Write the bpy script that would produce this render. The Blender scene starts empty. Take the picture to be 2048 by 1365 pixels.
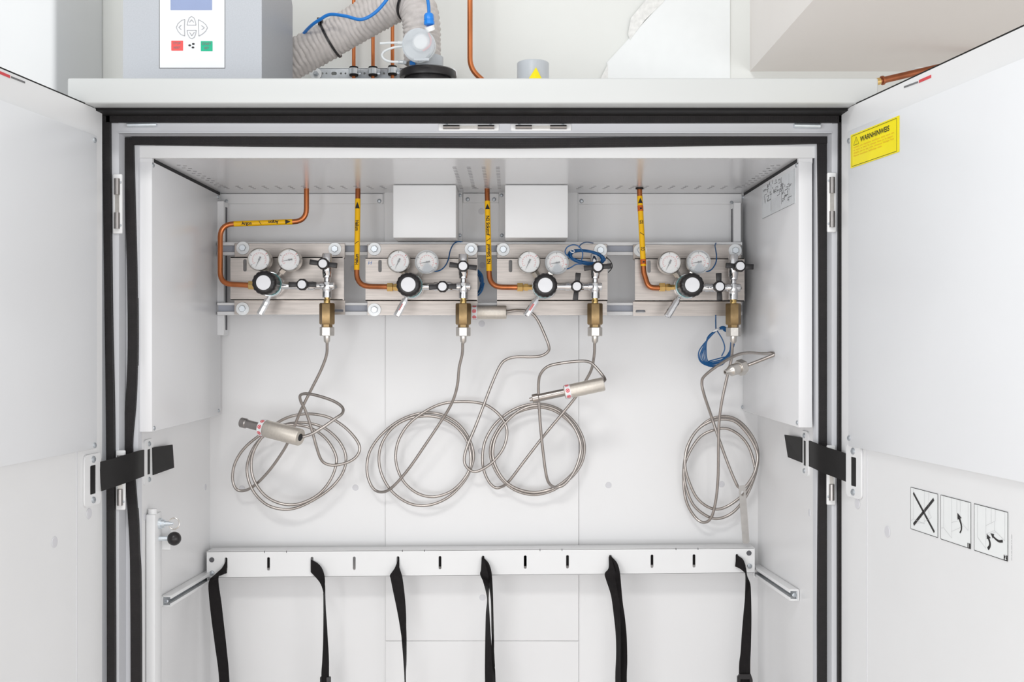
import bpy, bmesh, math, random
from mathutils import Vector, Matrix, Quaternion
from mathutils.geometry import tessellate_polygon

random.seed(7)
SC = bpy.context.scene
COL = SC.collection
F, CX, CY, CZ = 2317.0, 1024.0, 682.5, 1.55      # focal length in pixels, image centre, eye height

# ------------------------------------------------------------------ camera, world, lights, exposure
cam_d = bpy.data.cameras.new('camera')
cam_d.sensor_width = 36.0
cam_d.lens = 36.0 * F / 2048.0
cam_d.clip_start = 0.05
cam = bpy.data.objects.new('camera', cam_d)
cam.location = (0, 0, CZ)
cam.rotation_euler = (math.pi / 2, 0, 0)
COL.objects.link(cam)
SC.camera = cam

world = bpy.data.worlds.new('world')
SC.world = world
world.use_nodes = True
bg = world.node_tree.nodes['Background']
bg.inputs[0].default_value = (0.97, 0.985, 1.0, 1)
bg.inputs[1].default_value = 0.83


def area(name, loc, aim, sx, sy, power, col=(1, 1, 1)):
    l = bpy.data.lights.new(name, 'AREA')
    l.shape = 'RECTANGLE'
    l.size, l.size_y = sx, sy
    l.energy = power
    l.color = col
    o = bpy.data.objects.new(name, l)
    o.location = loc
    o.rotation_euler = (Vector(aim) - Vector(loc)).to_track_quat('-Z', 'Y').to_euler()
    COL.objects.link(o)
    return o


area('ceiling_lamp', (-0.8, -1.5, 4.5), (-0.1, 2.5, 1.0), 1.2, 0.5, 50, (1.0, 0.985, 0.96))
area('front_fill', (-0.3, -2.6, 0.9), (0.0, 2.4, 1.4), 3.2, 1.2, 33, (0.98, 0.99, 1.0))  # unseen fill light, added low in front to brighten the cabinet interior
area('left_fill', (-2.1, -0.9, 1.2), (0.3, 2.3, 1.4), 2.2, 1.6, 42, (0.98, 0.99, 1.0))  # fill light added at the left front to brighten the right door
area('right_fill', (2.1, -0.9, 1.2), (-0.3, 2.3, 1.4), 2.2, 1.6, 33, (0.98, 0.99, 1.0))  # added fill from the right front, brightens the left door

SC.view_settings.view_transform = 'Standard'
SC.view_settings.look = 'None'
SC.view_settings.gamma = 1.0
SC.view_settings.use_curve_mapping = False
SC.view_settings.exposure = 0.0
SC.cycles.use_denoising = True


# ------------------------------------------------------------------ helpers
def P(px, py, d):
    return Vector(((px - CX) * d / F, d, CZ + (CY - py) * d / F))


def X(px, d):
    return (px - CX) * d / F


def Z(py, d):
    return CZ + (CY - py) * d / F


def ray_plane(px, py, p0, n):
    r = Vector(((px - CX) / F, 1.0, (CY - py) / F))
    o = Vector((0, 0, CZ))
    return o + r * ((p0 - o).dot(n) / r.dot(n))


def srgb(r, g, b):
    def f(c):
        c /= 255.0
        return c / 12.92 if c <= 0.04045 else ((c + 0.055) / 1.055) ** 2.4
    return (f(r), f(g), f(b), 1)


MATS = {}


def mat(name, col, rough=0.5, metal=0.0, var=0.03, scale=30.0, bump=0.0, bscale=300.0, stretch=None,
        spec=0.5, alpha=1.0, trans=0.0, coat=0.0, weave=0.0):
    m = bpy.data.materials.new(name)
    m.use_nodes = True
    nt = m.node_tree
    b = nt.nodes['Principled BSDF']
    b.inputs['Roughness'].default_value = rough
    b.inputs['Metallic'].default_value = metal
    b.inputs['Specular IOR Level'].default_value = spec
    b.inputs['Alpha'].default_value = alpha
    b.inputs['Transmission Weight'].default_value = trans
    b.inputs['Coat Weight'].default_value = coat
    tc = nt.nodes.new('ShaderNodeTexCoord')
    mp = nt.nodes.new('ShaderNodeMapping')
    mp.inputs['Scale'].default_value = stretch or (1, 1, 1)
    nt.links.new(tc.outputs['Object'], mp.inputs['Vector'])
    nz = nt.nodes.new('ShaderNodeTexNoise')
    nz.inputs['Scale'].default_value = scale
    nz.inputs['Detail'].default_value = 3
    nt.links.new(mp.outputs['Vector'], nz.inputs['Vector'])
    rp = nt.nodes.new('ShaderNodeValToRGB')
    c = col
    rp.color_ramp.elements[0].color = (c[0] * (1 - var), c[1] * (1 - var), c[2] * (1 - var), 1)
    rp.color_ramp.elements[1].color = (min(1, c[0] * (1 + var)), min(1, c[1] * (1 + var)), min(1, c[2] * (1 + var)), 1)
    rp.color_ramp.elements[0].position = 0.3
    rp.color_ramp.elements[1].position = 0.7
    nt.links.new(nz.outputs['Fac'], rp.inputs['Fac'])
    nt.links.new(rp.outputs['Color'], b.inputs['Base Color'])
    if bump > 0 or weave > 0:
        bp = nt.nodes.new('ShaderNodeBump')
        bp.inputs['Distance'].default_value = 0.0006
        if weave > 0:
            w1 = nt.nodes.new('ShaderNodeTexWave')
            w1.bands_direction = 'Z'
            w1.inputs['Scale'].default_value = bscale
            w2 = nt.nodes.new('ShaderNodeTexWave')
            w2.bands_direction = 'X'
            w2.inputs['Scale'].default_value = bscale
            ad = nt.nodes.new('ShaderNodeMath')
            ad.operation = 'ADD'
            nt.links.new(tc.outputs['Object'], w1.inputs['Vector'])
            nt.links.new(tc.outputs['Object'], w2.inputs['Vector'])
            nt.links.new(w1.outputs['Fac'], ad.inputs[0])
            nt.links.new(w2.outputs['Fac'], ad.inputs[1])
            nt.links.new(ad.outputs[0], bp.inputs['Height'])
            bp.inputs['Strength'].default_value = weave
        else:
            n2 = nt.nodes.new('ShaderNodeTexNoise')
            n2.inputs['Scale'].default_value = bscale
            nt.links.new(mp.outputs['Vector'], n2.inputs['Vector'])
            nt.links.new(n2.outputs['Fac'], bp.inputs['Height'])
            bp.inputs['Strength'].default_value = bump
        nt.links.new(bp.outputs['Normal'], b.inputs['Normal'])
    MATS[name] = m
    return m


M = MATS
mat('cornice_white_dimmed', (0.56, 0.575, 0.57), 0.4, var=0.01, scale=6, bump=0.03, bscale=900)  # the cabinet's white, darkened to offset the strong light on the cornice
mat('white_paint', (0.79, 0.795, 0.80), 0.34, var=0.012, scale=6, bump=0.03, bscale=900)
mat('inner_panel_paint', (0.785, 0.785, 0.79), 0.30, var=0.012, scale=4, bump=0.02, bscale=900)
mat('lining_paint', (0.785, 0.80, 0.82), 0.34, var=0.012, scale=4, bump=0.02, bscale=900)
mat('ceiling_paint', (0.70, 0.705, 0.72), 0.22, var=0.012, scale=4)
mat('frame_paint', (0.62, 0.63, 0.66), 0.38, var=0.015, scale=8)
mat('baffle_paint', (0.78, 0.785, 0.80), 0.26, var=0.015, scale=4)
mat('plaster', (0.735, 0.745, 0.72), 0.85, var=0.015, scale=5, bump=0.1, bscale=120)
mat('pier_plaster', (0.69, 0.705, 0.71), 0.8, var=0.015, scale=5, bump=0.1, bscale=120)
mat('soffit_plaster', (0.81, 0.775, 0.745), 0.85, var=0.015, scale=3, bump=0.1, bscale=120)
mat('floor_vinyl', (0.60, 0.53, 0.48), 0.5, var=0.08, scale=12)
mat('black_gasket', (0.014, 0.012, 0.0128), 0.6, spec=0.35, var=0.15, scale=60, weave=0.4, bscale=160)
mat('black_webbing', (0.008, 0.0065, 0.007), 0.7, spec=0.25, var=0.2, scale=120, weave=0.4, bscale=220)
mat('black_rubber', (0.008, 0.0072, 0.0072), 0.6, spec=0.3, var=0.15, scale=40)
mat('black_plastic', (0.012, 0.010, 0.011), 0.36, var=0.12, scale=80, bump=0.05, bscale=800)
mat('dark_gap', (0.02, 0.02, 0.022), 0.8, var=0.1)
mat('slit_grey', (0.13, 0.13, 0.135), 0.7, var=0.05)
mat('print_black', (0.015, 0.013, 0.013), 0.6, var=0.1)
mat('print_grey', (0.55, 0.55, 0.56), 0.6, var=0.05)
mat('print_dark_grey', (0.16, 0.16, 0.165), 0.6, var=0.05)
mat('print_red', (0.62, 0.05, 0.06), 0.5, var=0.05)
mat('print_sign_red', (0.72, 0.09, 0.11), 0.5, var=0.05)
mat('print_pale_red', (0.78, 0.25, 0.25), 0.5, var=0.05)
mat('print_amber', (0.80, 0.52, 0.01), 0.5, var=0.05)
mat('yellow_sticker', (0.92, 0.78, 0.0), 0.35, var=0.03, scale=20)
mat('yellow_tape', (0.95, 0.53, 0.0), 0.35, var=0.03, scale=20)
mat('orange_tape', (0.60, 0.12, 0.01), 0.35, var=0.05)
mat('copper', (0.55, 0.185, 0.07), 0.33, metal=0.9, var=0.22, scale=28, stretch=(1, 1, 0.35))
mat('shaded_copper', (0.36, 0.12, 0.055), 0.4, metal=0.85, var=0.2, scale=28)  # copper with the shade on the branch pipe put into its colour
mat('brass', (0.80, 0.56, 0.22), 0.25, metal=1, var=0.06, scale=60)
mat('dark_brass', (0.30, 0.205, 0.10), 0.32, metal=0.85, var=0.12, scale=90)
mat('chrome', (0.78, 0.78, 0.79), 0.12, metal=1, var=0.03)
mat('nickel', (0.66, 0.63, 0.59), 0.28, metal=1, var=0.06, scale=120)
mat('steel_hose', (0.43, 0.395, 0.37), 0.30, metal=1, var=0.08, scale=60)
mat('dark_stainless', (0.40, 0.385, 0.37), 0.4, metal=0.85, var=0.08, scale=60)
mat('knurled_steel', (0.76, 0.71, 0.64), 0.40, metal=0.9, var=0.05, scale=200, weave=0.3, bscale=330)
mat('dark_steel', (0.36, 0.34, 0.33), 0.35, metal=1, var=0.06, scale=80)
mat('brushed_stainless', (0.44, 0.40, 0.372), 0.36, metal=0.92, var=0.11, scale=34, stretch=(0.5, 1, 9), bump=0.06, bscale=90)
mat('zinc', (0.74, 0.79, 0.83), 0.35, metal=0.75, var=0.08, scale=60)
mat('white_zinc', (0.82, 0.84, 0.85), 0.4, metal=0.35, var=0.05, scale=60)
mat('galvanised', (0.48, 0.51, 0.54), 0.42, metal=0.8, var=0.10, scale=40)
mat('slot_blue_grey', (0.40, 0.42, 0.48), 0.5, var=0.05)
mat('rail_paint', (0.74, 0.745, 0.755), 0.4, var=0.02)
mat('plug_grey', (0.66, 0.66, 0.69), 0.6, var=0.03)
mat('hole_grey', (0.10, 0.10, 0.11), 0.7, var=0.03)
mat('dial_white', (0.86, 0.86, 0.85), 0.45, var=0.02)
mat('cap_white', (0.84, 0.85, 0.88), 0.4, var=0.02)
mat('teal_ring', (0.13, 0.37, 0.38), 0.35, var=0.05)
mat('clear_plastic', (0.72, 0.76, 0.80), 0.15, var=0.02, alpha=0.45)
mat('gauge_glass', (0.9, 0.92, 0.94), 0.05, var=0.01, alpha=0.12)
mat('milky_plastic', (0.78, 0.81, 0.82), 0.2, var=0.03, alpha=0.78)
mat('blue_wire', (0.002, 0.082, 0.24), 0.38, var=0.06)
mat('blue_cable', (0.01, 0.19, 0.60), 0.35, var=0.04)
mat('blue_plug', (0.01, 0.22, 0.72), 0.35, var=0.04)
mat('duct_fabric', (0.55, 0.51, 0.485), 0.75, var=0.10, scale=60, bump=0.4, bscale=180)
mat('pvc_grey', (0.49, 0.52, 0.55), 0.35, var=0.03)
mat('box_grey', (0.42, 0.44, 0.47), 0.42, metal=0.25, var=0.04, scale=400)
mat('display_blue', (0.26, 0.32, 0.50), 0.3, var=0.02)
mat('button_red', (0.80, 0.08, 0.075), 0.4, var=0.03)
mat('button_green', (0.0, 0.40, 0.22), 0.4, var=0.03)
mat('print_mid_grey', (0.36, 0.36, 0.37), 0.6, var=0.05)
mat('keypad_white', (0.74, 0.76, 0.78), 0.35, var=0.01)
mat('tape_clear', (0.74, 0.74, 0.72), 0.45, var=0.10, scale=90)
mat('board_white', (0.80, 0.82, 0.82), 0.6, var=0.01)
mat('drawing_film', (0.74, 0.77, 0.79), 0.4, var=0.02)
mat('tie_white', (0.80, 0.82, 0.84), 0.45, var=0.03)


class MB:
    def __init__(self):
        self.bm = bmesh.new()

    def face(self, pts):
        vs = [self.bm.verts.new(p) for p in pts]
        try:
            return self.bm.faces.new(vs)
        except ValueError:
            return None

    def box(self, x0, x1, y0, y1, z0, z1, bev=0.0, seg=2):
        self.hexa([Vector((x, y, z)) for x in (x0, x1) for y in (y0, y1) for z in (z0, z1)], bev, seg)
        return self

    def hexa(self, c, bev=0.0, seg=2):
        # corners ordered x,y,z binary
        v = [self.bm.verts.new(p) for p in c]
        fs = [(0, 1, 3, 2), (4, 6, 7, 5), (0, 4, 5, 1), (2, 3, 7, 6), (0, 2, 6, 4), (1, 5, 7, 3)]
        faces = [self.bm.faces.new([v[i] for i in f]) for f in fs]
        bmesh.ops.recalc_face_normals(self.bm, faces=faces)
        if bev > 0:
            es = set(e for f in faces for e in f.edges)
            bmesh.ops.bevel(self.bm, geom=list(es), offset=bev, segments=seg, profile=0.5, affect='EDGES')
        return self

    def obox(self, c, ex, ey, ez, sx, sy, sz, bev=0.0):
        """box centred at c, half sizes along orthogonal axes ex, ey, ez"""
        pts = [c + ex * (a * sx) + ey * (b * sy) + ez * (d * sz) for a in (-1, 1) for b in (-1, 1) for d in (-1, 1)]
        return self.hexa(pts, bev)

    def prism(self, poly, vec, holes=()):
        """extrude a planar polygon (3D points, optional holes) along vec"""
        polys = [list(poly)] + [list(h) for h in holes]
        flat = [p for q in polys for p in q]
        tris = tessellate_polygon([[Vector(p) for p in q] for q in polys])
        a = [self.bm.verts.new(p) for p in flat]
        b = [self.bm.verts.new(Vector(p) + vec) for p in flat]
        faces = []
        for t in tris:
            try:
                faces.append(self.bm.faces.new([a[i] for i in t]))
                faces.append(self.bm.faces.new([b[i] for i in reversed(t)]))
            except ValueError:
                pass
        k = 0
        for q in polys:
            n = len(q)
            for i in range(n):
                i0, i1 = k + i, k + (i + 1) % n
                faces.append(self.bm.faces.new([a[i0], a[i1], b[i1], b[i0]]))
            k += n
        bmesh.ops.recalc_face_normals(self.bm, faces=faces)
        return self

    def lathe(self, o, axis, prof, seg=24, mod=None, ref=None, caps=True):
        """prof = [(t along axis, radius)]"""
        o = Vector(o)
        ax = Vector(axis).normalized()
        r0 = Vector(ref) if ref else (Vector((1, 0, 0)) if abs(ax.x) < 0.9 else Vector((0, 0, 1)))
        u = (r0 - ax * r0.dot(ax)).normalized()
        w = ax.cross(u)
        rings = []
        for t, r in prof:
            ring = []
            for i in range(seg):
                a = 2 * math.pi * i / seg
                rr = r * (mod(a) if mod else 1.0)
                ring.append(self.bm.verts.new(o + ax * t + (u * math.cos(a) + w * math.sin(a)) * rr))
            rings.append(ring)
        for r1, r2 in zip(rings, rings[1:]):
            for i in range(seg):
                j = (i + 1) % seg
                self.bm.faces.new([r1[i], r1[j], r2[j], r2[i]])
        if caps:
            if prof[0][1] > 1e-6:
                self.bm.faces.new(list(reversed(rings[0])))
            if prof[-1][1] > 1e-6:
                self.bm.faces.new(rings[-1])
        return self

    def cyl(self, a, b, r, r2=None, seg=20, ref=None):
        a, b = Vector(a), Vector(b)
        L = (b - a).length
        return self.lathe(a, b - a, [(0, r), (L, r if r2 is None else r2)], seg, ref=ref)

    def tube(self, path, r, seg=10, caps=True, mod=None):
        n = len(path)
        path = [Vector(p) for p in path]
        tan = []
        for i in range(n):
            t = path[min(i + 1, n - 1)] - path[max(i - 1, 0)]
            tan.append(t.normalized() if t.length > 1e-9 else Vector((0, 0, 1)))
        u = tan[0].orthogonal().normalized()
        rings = []
        for i in range(n):
            if i:
                q = tan[i - 1].rotation_difference(tan[i])
                u = q @ u
            u = (u - tan[i] * u.dot(tan[i])).normalized()
            w = tan[i].cross(u)
            ri = r(i / (n - 1.0)) if callable(r) else r
            ring = []
            for k in range(seg):
                a = 2 * math.pi * k / seg
                rr = ri * (mod(i, a) if mod else 1.0)
                ring.append(self.bm.verts.new(path[i] + (u * math.cos(a) + w * math.sin(a)) * rr))
            rings.append(ring)
        for r1, r2 in zip(rings, rings[1:]):
            for k in range(seg):
                j = (k + 1) % seg
                self.bm.faces.new([r1[k], r1[j], r2[j], r2[k]])
        if caps:
            self.bm.faces.new(list(reversed(rings[0])))
            self.bm.faces.new(rings[-1])
        return self

    def ribbon(self, e1, e2, th, nrm=None):
        n = len(e1)
        sec = []
        for i in range(n):
            t = (e1[min(i + 1, n - 1)] + e2[min(i + 1, n - 1)]) - (e1[max(i - 1, 0)] + e2[max(i - 1, 0)])
            if nrm is not None:
                nn = Vector(nrm)
            else:
                nn = t.cross(e2[i] - e1[i]).normalized()
            h = nn * (th / 2)
            sec.append([self.bm.verts.new(p) for p in (e1[i] - h, e2[i] - h, e2[i] + h, e1[i] + h)])
        fs = []
        for s1, s2 in zip(sec, sec[1:]):
            for k in range(4):
                j = (k + 1) % 4
                fs.append(self.bm.faces.new([s1[k], s1[j], s2[j], s2[k]]))
        fs.append(self.bm.faces.new(sec[0]))
        fs.append(self.bm.faces.new(list(reversed(sec[-1]))))
        bmesh.ops.recalc_face_normals(self.bm, faces=fs)
        return self

    def sphere(self, c, r, useg=20, vseg=12, squash=(1, 1, 1)):
        ret = bmesh.ops.create_uvsphere(self.bm, u_segments=useg, v_segments=vseg, radius=r)
        for v in ret['verts']:
            v.co = Vector((v.co.x * squash[0], v.co.y * squash[1], v.co.z * squash[2])) + Vector(c)
        return self

    def wrap(self, flat, mapf, v0, v1, n=14):
        """flat = list of polygons [(u, v)]; sliced at n levels of v so that it follows a curved surface"""
        tb = bmesh.new()
        for poly in flat:
            try:
                tb.faces.new([tb.verts.new((p[0], p[1], 0)) for p in poly])
            except ValueError:
                pass
        for i in range(1, n):
            v = v0 + (v1 - v0) * i / n
            bmesh.ops.bisect_plane(tb, geom=tb.verts[:] + tb.edges[:] + tb.faces[:], plane_co=(0, v, 0), plane_no=(0, 1, 0))
        for f in tb.faces:
            self.face([mapf(q.co.x, q.co.y) for q in f.verts])
        tb.free()
        return self

    def text(self, s, mapf, bold=0.0, align='CENTER', size=1.0, curved=False, fit=None):
        """flat lettering mapped through mapf(u, v) -> world point (u, v in text units)"""
        cu = bpy.data.curves.new('lettering', 'FONT')
        cu.body = s
        cu.align_x = align
        cu.size = size
        cu.offset = bold
        cu.resolution_u = 3
        ob = bpy.data.objects.new('lettering_tmp', cu)
        COL.objects.link(ob)
        dg = bpy.context.evaluated_depsgraph_get()
        me = bpy.data.meshes.new_from_object(ob.evaluated_get(dg))
        if fit:
            w_ = max(v.co.x for v in me.vertices) - min(v.co.x for v in me.vertices)
            for v in me.vertices:
                v.co.x *= fit / w_
        if curved:
            self.wrap([[(me.vertices[i].co.x, me.vertices[i].co.y) for i in p.vertices] for p in me.polygons], mapf, -0.3, 0.8, 14)
        for p in (() if curved else me.polygons):
            self.face([mapf(me.vertices[i].co.x, me.vertices[i].co.y) for i in p.vertices])
        bpy.data.objects.remove(ob)
        bpy.data.curves.remove(cu)
        bpy.data.meshes.remove(me)
        return self

    def line(self, a, b, w, nrm, lift=0.0):
        """thin flat printed stroke from a to b in the plane with normal nrm"""
        a, b, n = Vector(a), Vector(b), Vector(nrm).normalized()
        t = (b - a).normalized()
        s = n.cross(t) * (w / 2)
        l = n * lift
        self.face([a - s + l, b - s + l, b + s + l, a + s + l])
        return self


ORG = {}


def props(o, label=None, cat=None, group=None, kind=None):
    if label:
        o['label'] = label
    if cat:
        o['category'] = cat
    if group:
        o['group'] = group
    if kind:
        o['kind'] = kind


def mk(name, mb, m, parent=None, label=None, cat=None, group=None, kind=None, sharp=38):
    me = bpy.data.meshes.new(name)
    bm = mb.bm
    xs = [v.co for v in bm.verts]
    lo = Vector((min(c.x for c in xs), min(c.y for c in xs), min(c.z for c in xs)))
    hi = Vector((max(c.x for c in xs), max(c.y for c in xs), max(c.z for c in xs)))
    org = (lo + hi) / 2
    if parent is None:
        org.z = lo.z
    for v in bm.verts:
        v.co -= org
    for f in bm.faces:
        f.smooth = True
    bm.to_mesh(me)
    bm.free()
    me.set_sharp_from_angle(angle=math.radians(sharp))
    me.materials.append(M[m])
    o = bpy.data.objects.new(name, me)
    COL.objects.link(o)
    ORG[o.name] = org
    if parent is not None:
        o.parent = parent
        o.location = org - ORG[parent.name]
    else:
        o.location = org
    props(o, label, cat, group, kind)
    return o


def thing(name, loc, label, cat, group=None):
    o = bpy.data.objects.new(name, None)
    o.empty_display_size = 0.05
    o.location = loc
    COL.objects.link(o)
    ORG[o.name] = Vector(loc)
    props(o, label, cat, group)
    return o


CACHE = {}


def stamp(name, key, build, m, at, normal, parent, label=None):
    """link a small part that shares mesh data; built along +Z at the origin, turned to normal"""
    if key not in CACHE:
        mb = MB()
        build(mb)
        me = bpy.data.meshes.new(name)
        for f in mb.bm.faces:
            f.smooth = True
        mb.bm.to_mesh(me)
        mb.bm.free()
        me.set_sharp_from_angle(angle=math.radians(38))
        me.materials.append(M[m])
        CACHE[key] = me
    o = bpy.data.objects.new(name, CACHE[key])
    o.rotation_mode = 'QUATERNION'
    o.rotation_quaternion = Vector((0, 0, 1)).rotation_difference(Vector(normal).normalized())
    COL.objects.link(o)
    ORG[o.name] = Vector(at)
    o.parent = parent
    o.location = Vector(at) - ORG[parent.name]
    # parents of stamped parts are never rotated, except stamped bolts whose children are built separately
    if label:
        o['label'] = label
    return o


def screw(parent, at, normal, r=0.005):
    def b(mb):
        mb.lathe((0, 0, 0), (0, 0, 1), [(0, r), (r * 0.35, r * 0.95), (r * 0.6, r * 0.62), (r * 0.6, r * 0.36), (r * 0.3, r * 0.3)], 14)
    return stamp('screw', 'screw%.4f' % r, b, 'galvanised', at, normal, parent)


def cr(pts, n=8):
    """Catmull-Rom through 3D points"""
    pts = [Vector(p) for p in pts]
    out = []
    m = len(pts)
    for i in range(m - 1):
        p0 = pts[i - 1] if i else pts[0] * 2 - pts[1]
        p1, p2 = pts[i], pts[i + 1]
        p3 = pts[i + 2] if i + 2 < m else pts[-1] * 2 - pts[-2]
        for k in range(n):
            t = k / n
            t2, t3 = t * t, t * t * t
            out.append(0.5 * ((2 * p1) + (p2 - p0) * t + (2 * p0 - 5 * p1 + 4 * p2 - p3) * t2 + (3 * p1 - p0 - 3 * p2 + p3) * t3))
    out.append(pts[-1])
    return out


def rect_hole(cx, cz, w, h, r, y, n=5):
    """rounded slot outline in a plane of constant y"""
    pts = []
    for qx, qz, a0 in ((1, 1, 0), (-1, 1, 90), (-1, -1, 180), (1, -1, 270)):
        for k in range(n + 1):
            a = math.radians(a0 + 90 * k / n)
            pts.append(Vector((cx + qx * (w / 2 - r) + math.cos(a) * r, y, cz + qz * (h / 2 - r) + math.sin(a) * r)))
    return pts


YV = Vector((0, 1, 0))
XV = Vector((1, 0, 0))
ZV = Vector((0, 0, 1))

# ------------------------------------------------------------------ setting: the room
D_WALL = 2.76
mk('floor', MB().box(-3.2, 3.2, -3.2, D_WALL, -0.1, 0.0), 'floor_vinyl', kind='structure')
mk('wall_back', MB().box(-3.2, 3.2, D_WALL, D_WALL + 0.12, 0, 3.2), 'plaster', kind='structure')
# pier to the left of the cabinet: side face seen from x=110 to x=203
pd = 2.47
mk('wall_left', MB().box(-2.6, X(111, pd), pd, D_WALL, 0, 3.2, 0.012, 3), 'pier_plaster', kind='structure')
# dropped soffit at the upper right
mk('ceiling', MB().box(X(1500, D_WALL), 3.0, 0.55, D_WALL, Z(143, D_WALL), 3.2), 'soffit_plaster', kind='structure')

# ------------------------------------------------------------------ the cabinet
XL, XR = -0.768, 0.6327              # cornice ends
OL, OR = -0.755, 0.620               # carcass outer
IL, IR = -0.6965, 0.567              # inner side walls
YF, YB = 2.147, 2.672                # inner lip plane, back wall
ZC = CZ + 0.3396                     # inner ceiling
ZT = CZ + 0.4545                     # top of cornice
ZU = CZ + 0.4104                     # underside of cornice
cab = thing('gas_cylinder_cabinet', ((OL + OR) / 2, 2.36, 0), 'large white safety cabinet with two wide open doors and black seals', 'cabinet')
mk('cornice', MB().box(XL, XR, 2.0, 2.04, ZU, ZT, 0.0035, 3), 'cornice_white_dimmed', cab)
mk('roof_panel', MB().box(XL + 0.012, XR - 0.012, 2.04, 2.70, ZU + 0.003, ZT - 0.002), 'white_paint', cab)
mk('side_wall', MB().box(OL, IL, YF + 0.004, 2.70, 0.02, ZU), 'inner_panel_paint', cab)
mk('side_wall', MB().box(IR, OR, YF + 0.004, 2.70, 0.02, ZU), 'inner_panel_paint', cab)
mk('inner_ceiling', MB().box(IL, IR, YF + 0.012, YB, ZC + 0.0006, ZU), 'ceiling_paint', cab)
mk('cabinet_floor', MB().box(IL, IR, 2.10, YB, 0.02, 0.07), 'inner_panel_paint', cab)
# back panels
bx1, bx2 = X(771, 2.666), X(1157, 2.666)
mk('back_panel', MB().box(IL, bx1 - 0.0002, YB, 2.70, 0.02, ZU), 'inner_panel_paint', cab)
zs = Z(1283, 2.666)
mk('back_panel', MB().box(bx1, bx2, 2.666, 2.70, zs + 0.0002, ZU, 0.0008, 1), 'inner_panel_paint', cab)
mk('back_panel', MB().box(bx1, bx2, 2.666, 2.70, 0.02, zs - 0.0002, 0.0008, 1), 'inner_panel_paint', cab)
mk('back_panel', MB().box(bx2 + 0.0002, IR, YB, 2.70, 0.02, ZU), 'inner_panel_paint', cab)


def ring(name, y0, y1, x0, x1, zt, ix0, ix1, izt, m, bev=0.002):
    """door-frame shaped: two uprights and a head, one mesh"""
    poly = [(x0, y0, 0.02), (x0, y0, zt), (x1, y0, zt), (x1, y0, 0.02), (ix1, y0, 0.02), (ix1, y0, izt), (ix0, y0, izt), (ix0, y0, 0.02)]
    mb = MB()
    mb.prism([Vector(p) for p in poly], Vector((0, y1 - y0, 0)))
    return mk(name, mb, m, cab)


ring('outer_frame', 2.10, 2.15, OL, OR, ZU, -0.7125, 0.5795, CZ + 0.3763, 'frame_paint')
ring('frame_ledge', 2.138, 2.16, OL + 0.002, OR - 0.002, ZU - 0.002, -0.690, 0.5610, CZ + 0.361, 'frame_paint')
ring('inner_lip', YF, YF + 0.012, -0.700, 0.570, CZ + 0.372, -0.6925, 0.5625, ZC, 'white_paint')
# a fine ledge line above the second seal
mk('ledge_strip', MB().box(-0.7125, 0.5795, 2.098, 2.104, CZ + 0.3763, CZ + 0.3785), 'frame_paint', cab)
mk('ledge_strip', MB().box(-0.7125, 0.5795, 2.097, 2.102, CZ + 0.3935, CZ + 0.3955), 'frame_paint', cab)


# seals: black woven gasket tape
def seal(edges, d, th=0.010, name='door_seal', vertical=True):
    e1 = cr([P(a[0], a[1], d) for a in edges], 6)
    e2 = cr([P(a[2], a[3], d) for a in edges], 6)
    return mk(name, MB().ribbon(e1, e2, th, YV), 'black_gasket', cab)


seal([(205, 226, 221, 226), (208, 420, 222.5, 420), (211, 640, 225, 640), (213.5, 840, 229, 840), (215, 1100, 230, 1100), (215.5, 1400, 231, 1400), (215.5, 2290, 231, 2290)], 2.094)
seal([(1677, 228, 1685, 228), (1675, 820, 1684, 820), (1675, 1400, 1684, 1400), (1675, 2290, 1684, 2290)], 2.094)
seal([(214, 228, 214, 245.5), (1000, 228, 1000, 247), (1684, 229, 1684, 246)], 2.094)
mk('door_seal', MB().box(-0.735, 0.595, 2.042, 2.096, ZU - 0.004, ZU + 0.001), 'black_rubber', cab)
seal([(249, 276, 268, 276), (252, 400, 271, 400), (256, 560, 275, 560), (257, 700, 276, 700), (253, 800, 273, 800), (247, 893, 266, 893),
      (253, 971, 272, 971), (258, 1040, 277, 1040), (261, 1100, 279, 1100), (262, 1167, 282, 1167), (263, 1400, 283, 1400), (263, 2250, 283, 2250)], 2.136)
seal([(1634, 288, 1652, 288), (1636, 500, 1653.5, 500), (1637.5, 820, 1655.6, 820), (1636.5, 920, 1655.5, 920), (1635.5, 1000, 1655, 1000),
      (1634, 1200, 1654, 1200), (1634, 1400, 1654, 1400), (1634, 2250, 1654, 2250)], 2.136)
seal([(264, 271, 268, 290), (500, 274, 500, 293), (900, 277, 900, 296), (1100, 277, 1100, 296), (1500, 272.5, 1500, 290.5), (1664, 268.5, 1664, 287)], 2.134)

# baffle panels along the side walls
bl0, bl1 = -0.691, -0.667
o = mk('side_baffle', MB().box(bl0, bl1, YF, 2.655, CZ - 0.169, ZC - 0.006, 0.002, 2).box(bl0, bl1, YF + 0.0004, YF + 0.010, ZC - 0.010, ZC - 0.0003), 'baffle_paint', cab)
for px, py in ((306, 331), (308, 857), (436, 394), (437, 822)):
    q = ray_plane(px, py, Vector((bl1, 0, 0)), XV)
    screw(o, q, (1, 0, 0), 0.0042)
br0, br1 = 0.531, 0.557
o = mk('side_baffle', MB().box(br0, br1, YF, 2.664, CZ - 0.161, ZC - 0.006, 0.002, 2).box(br0, br1, YF + 0.0004, YF + 0.010, ZC - 0.010, ZC - 0.0003), 'baffle_paint', cab)
for px, py in ((1593.5, 331), (1595, 846), (1486, 395), (1485, 815)):
    q = ray_plane(px, py, Vector((br0, 0, 0)), XV)
    screw(o, q, (-1, 0, 0), 0.0042)
baffle_r = o
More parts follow.
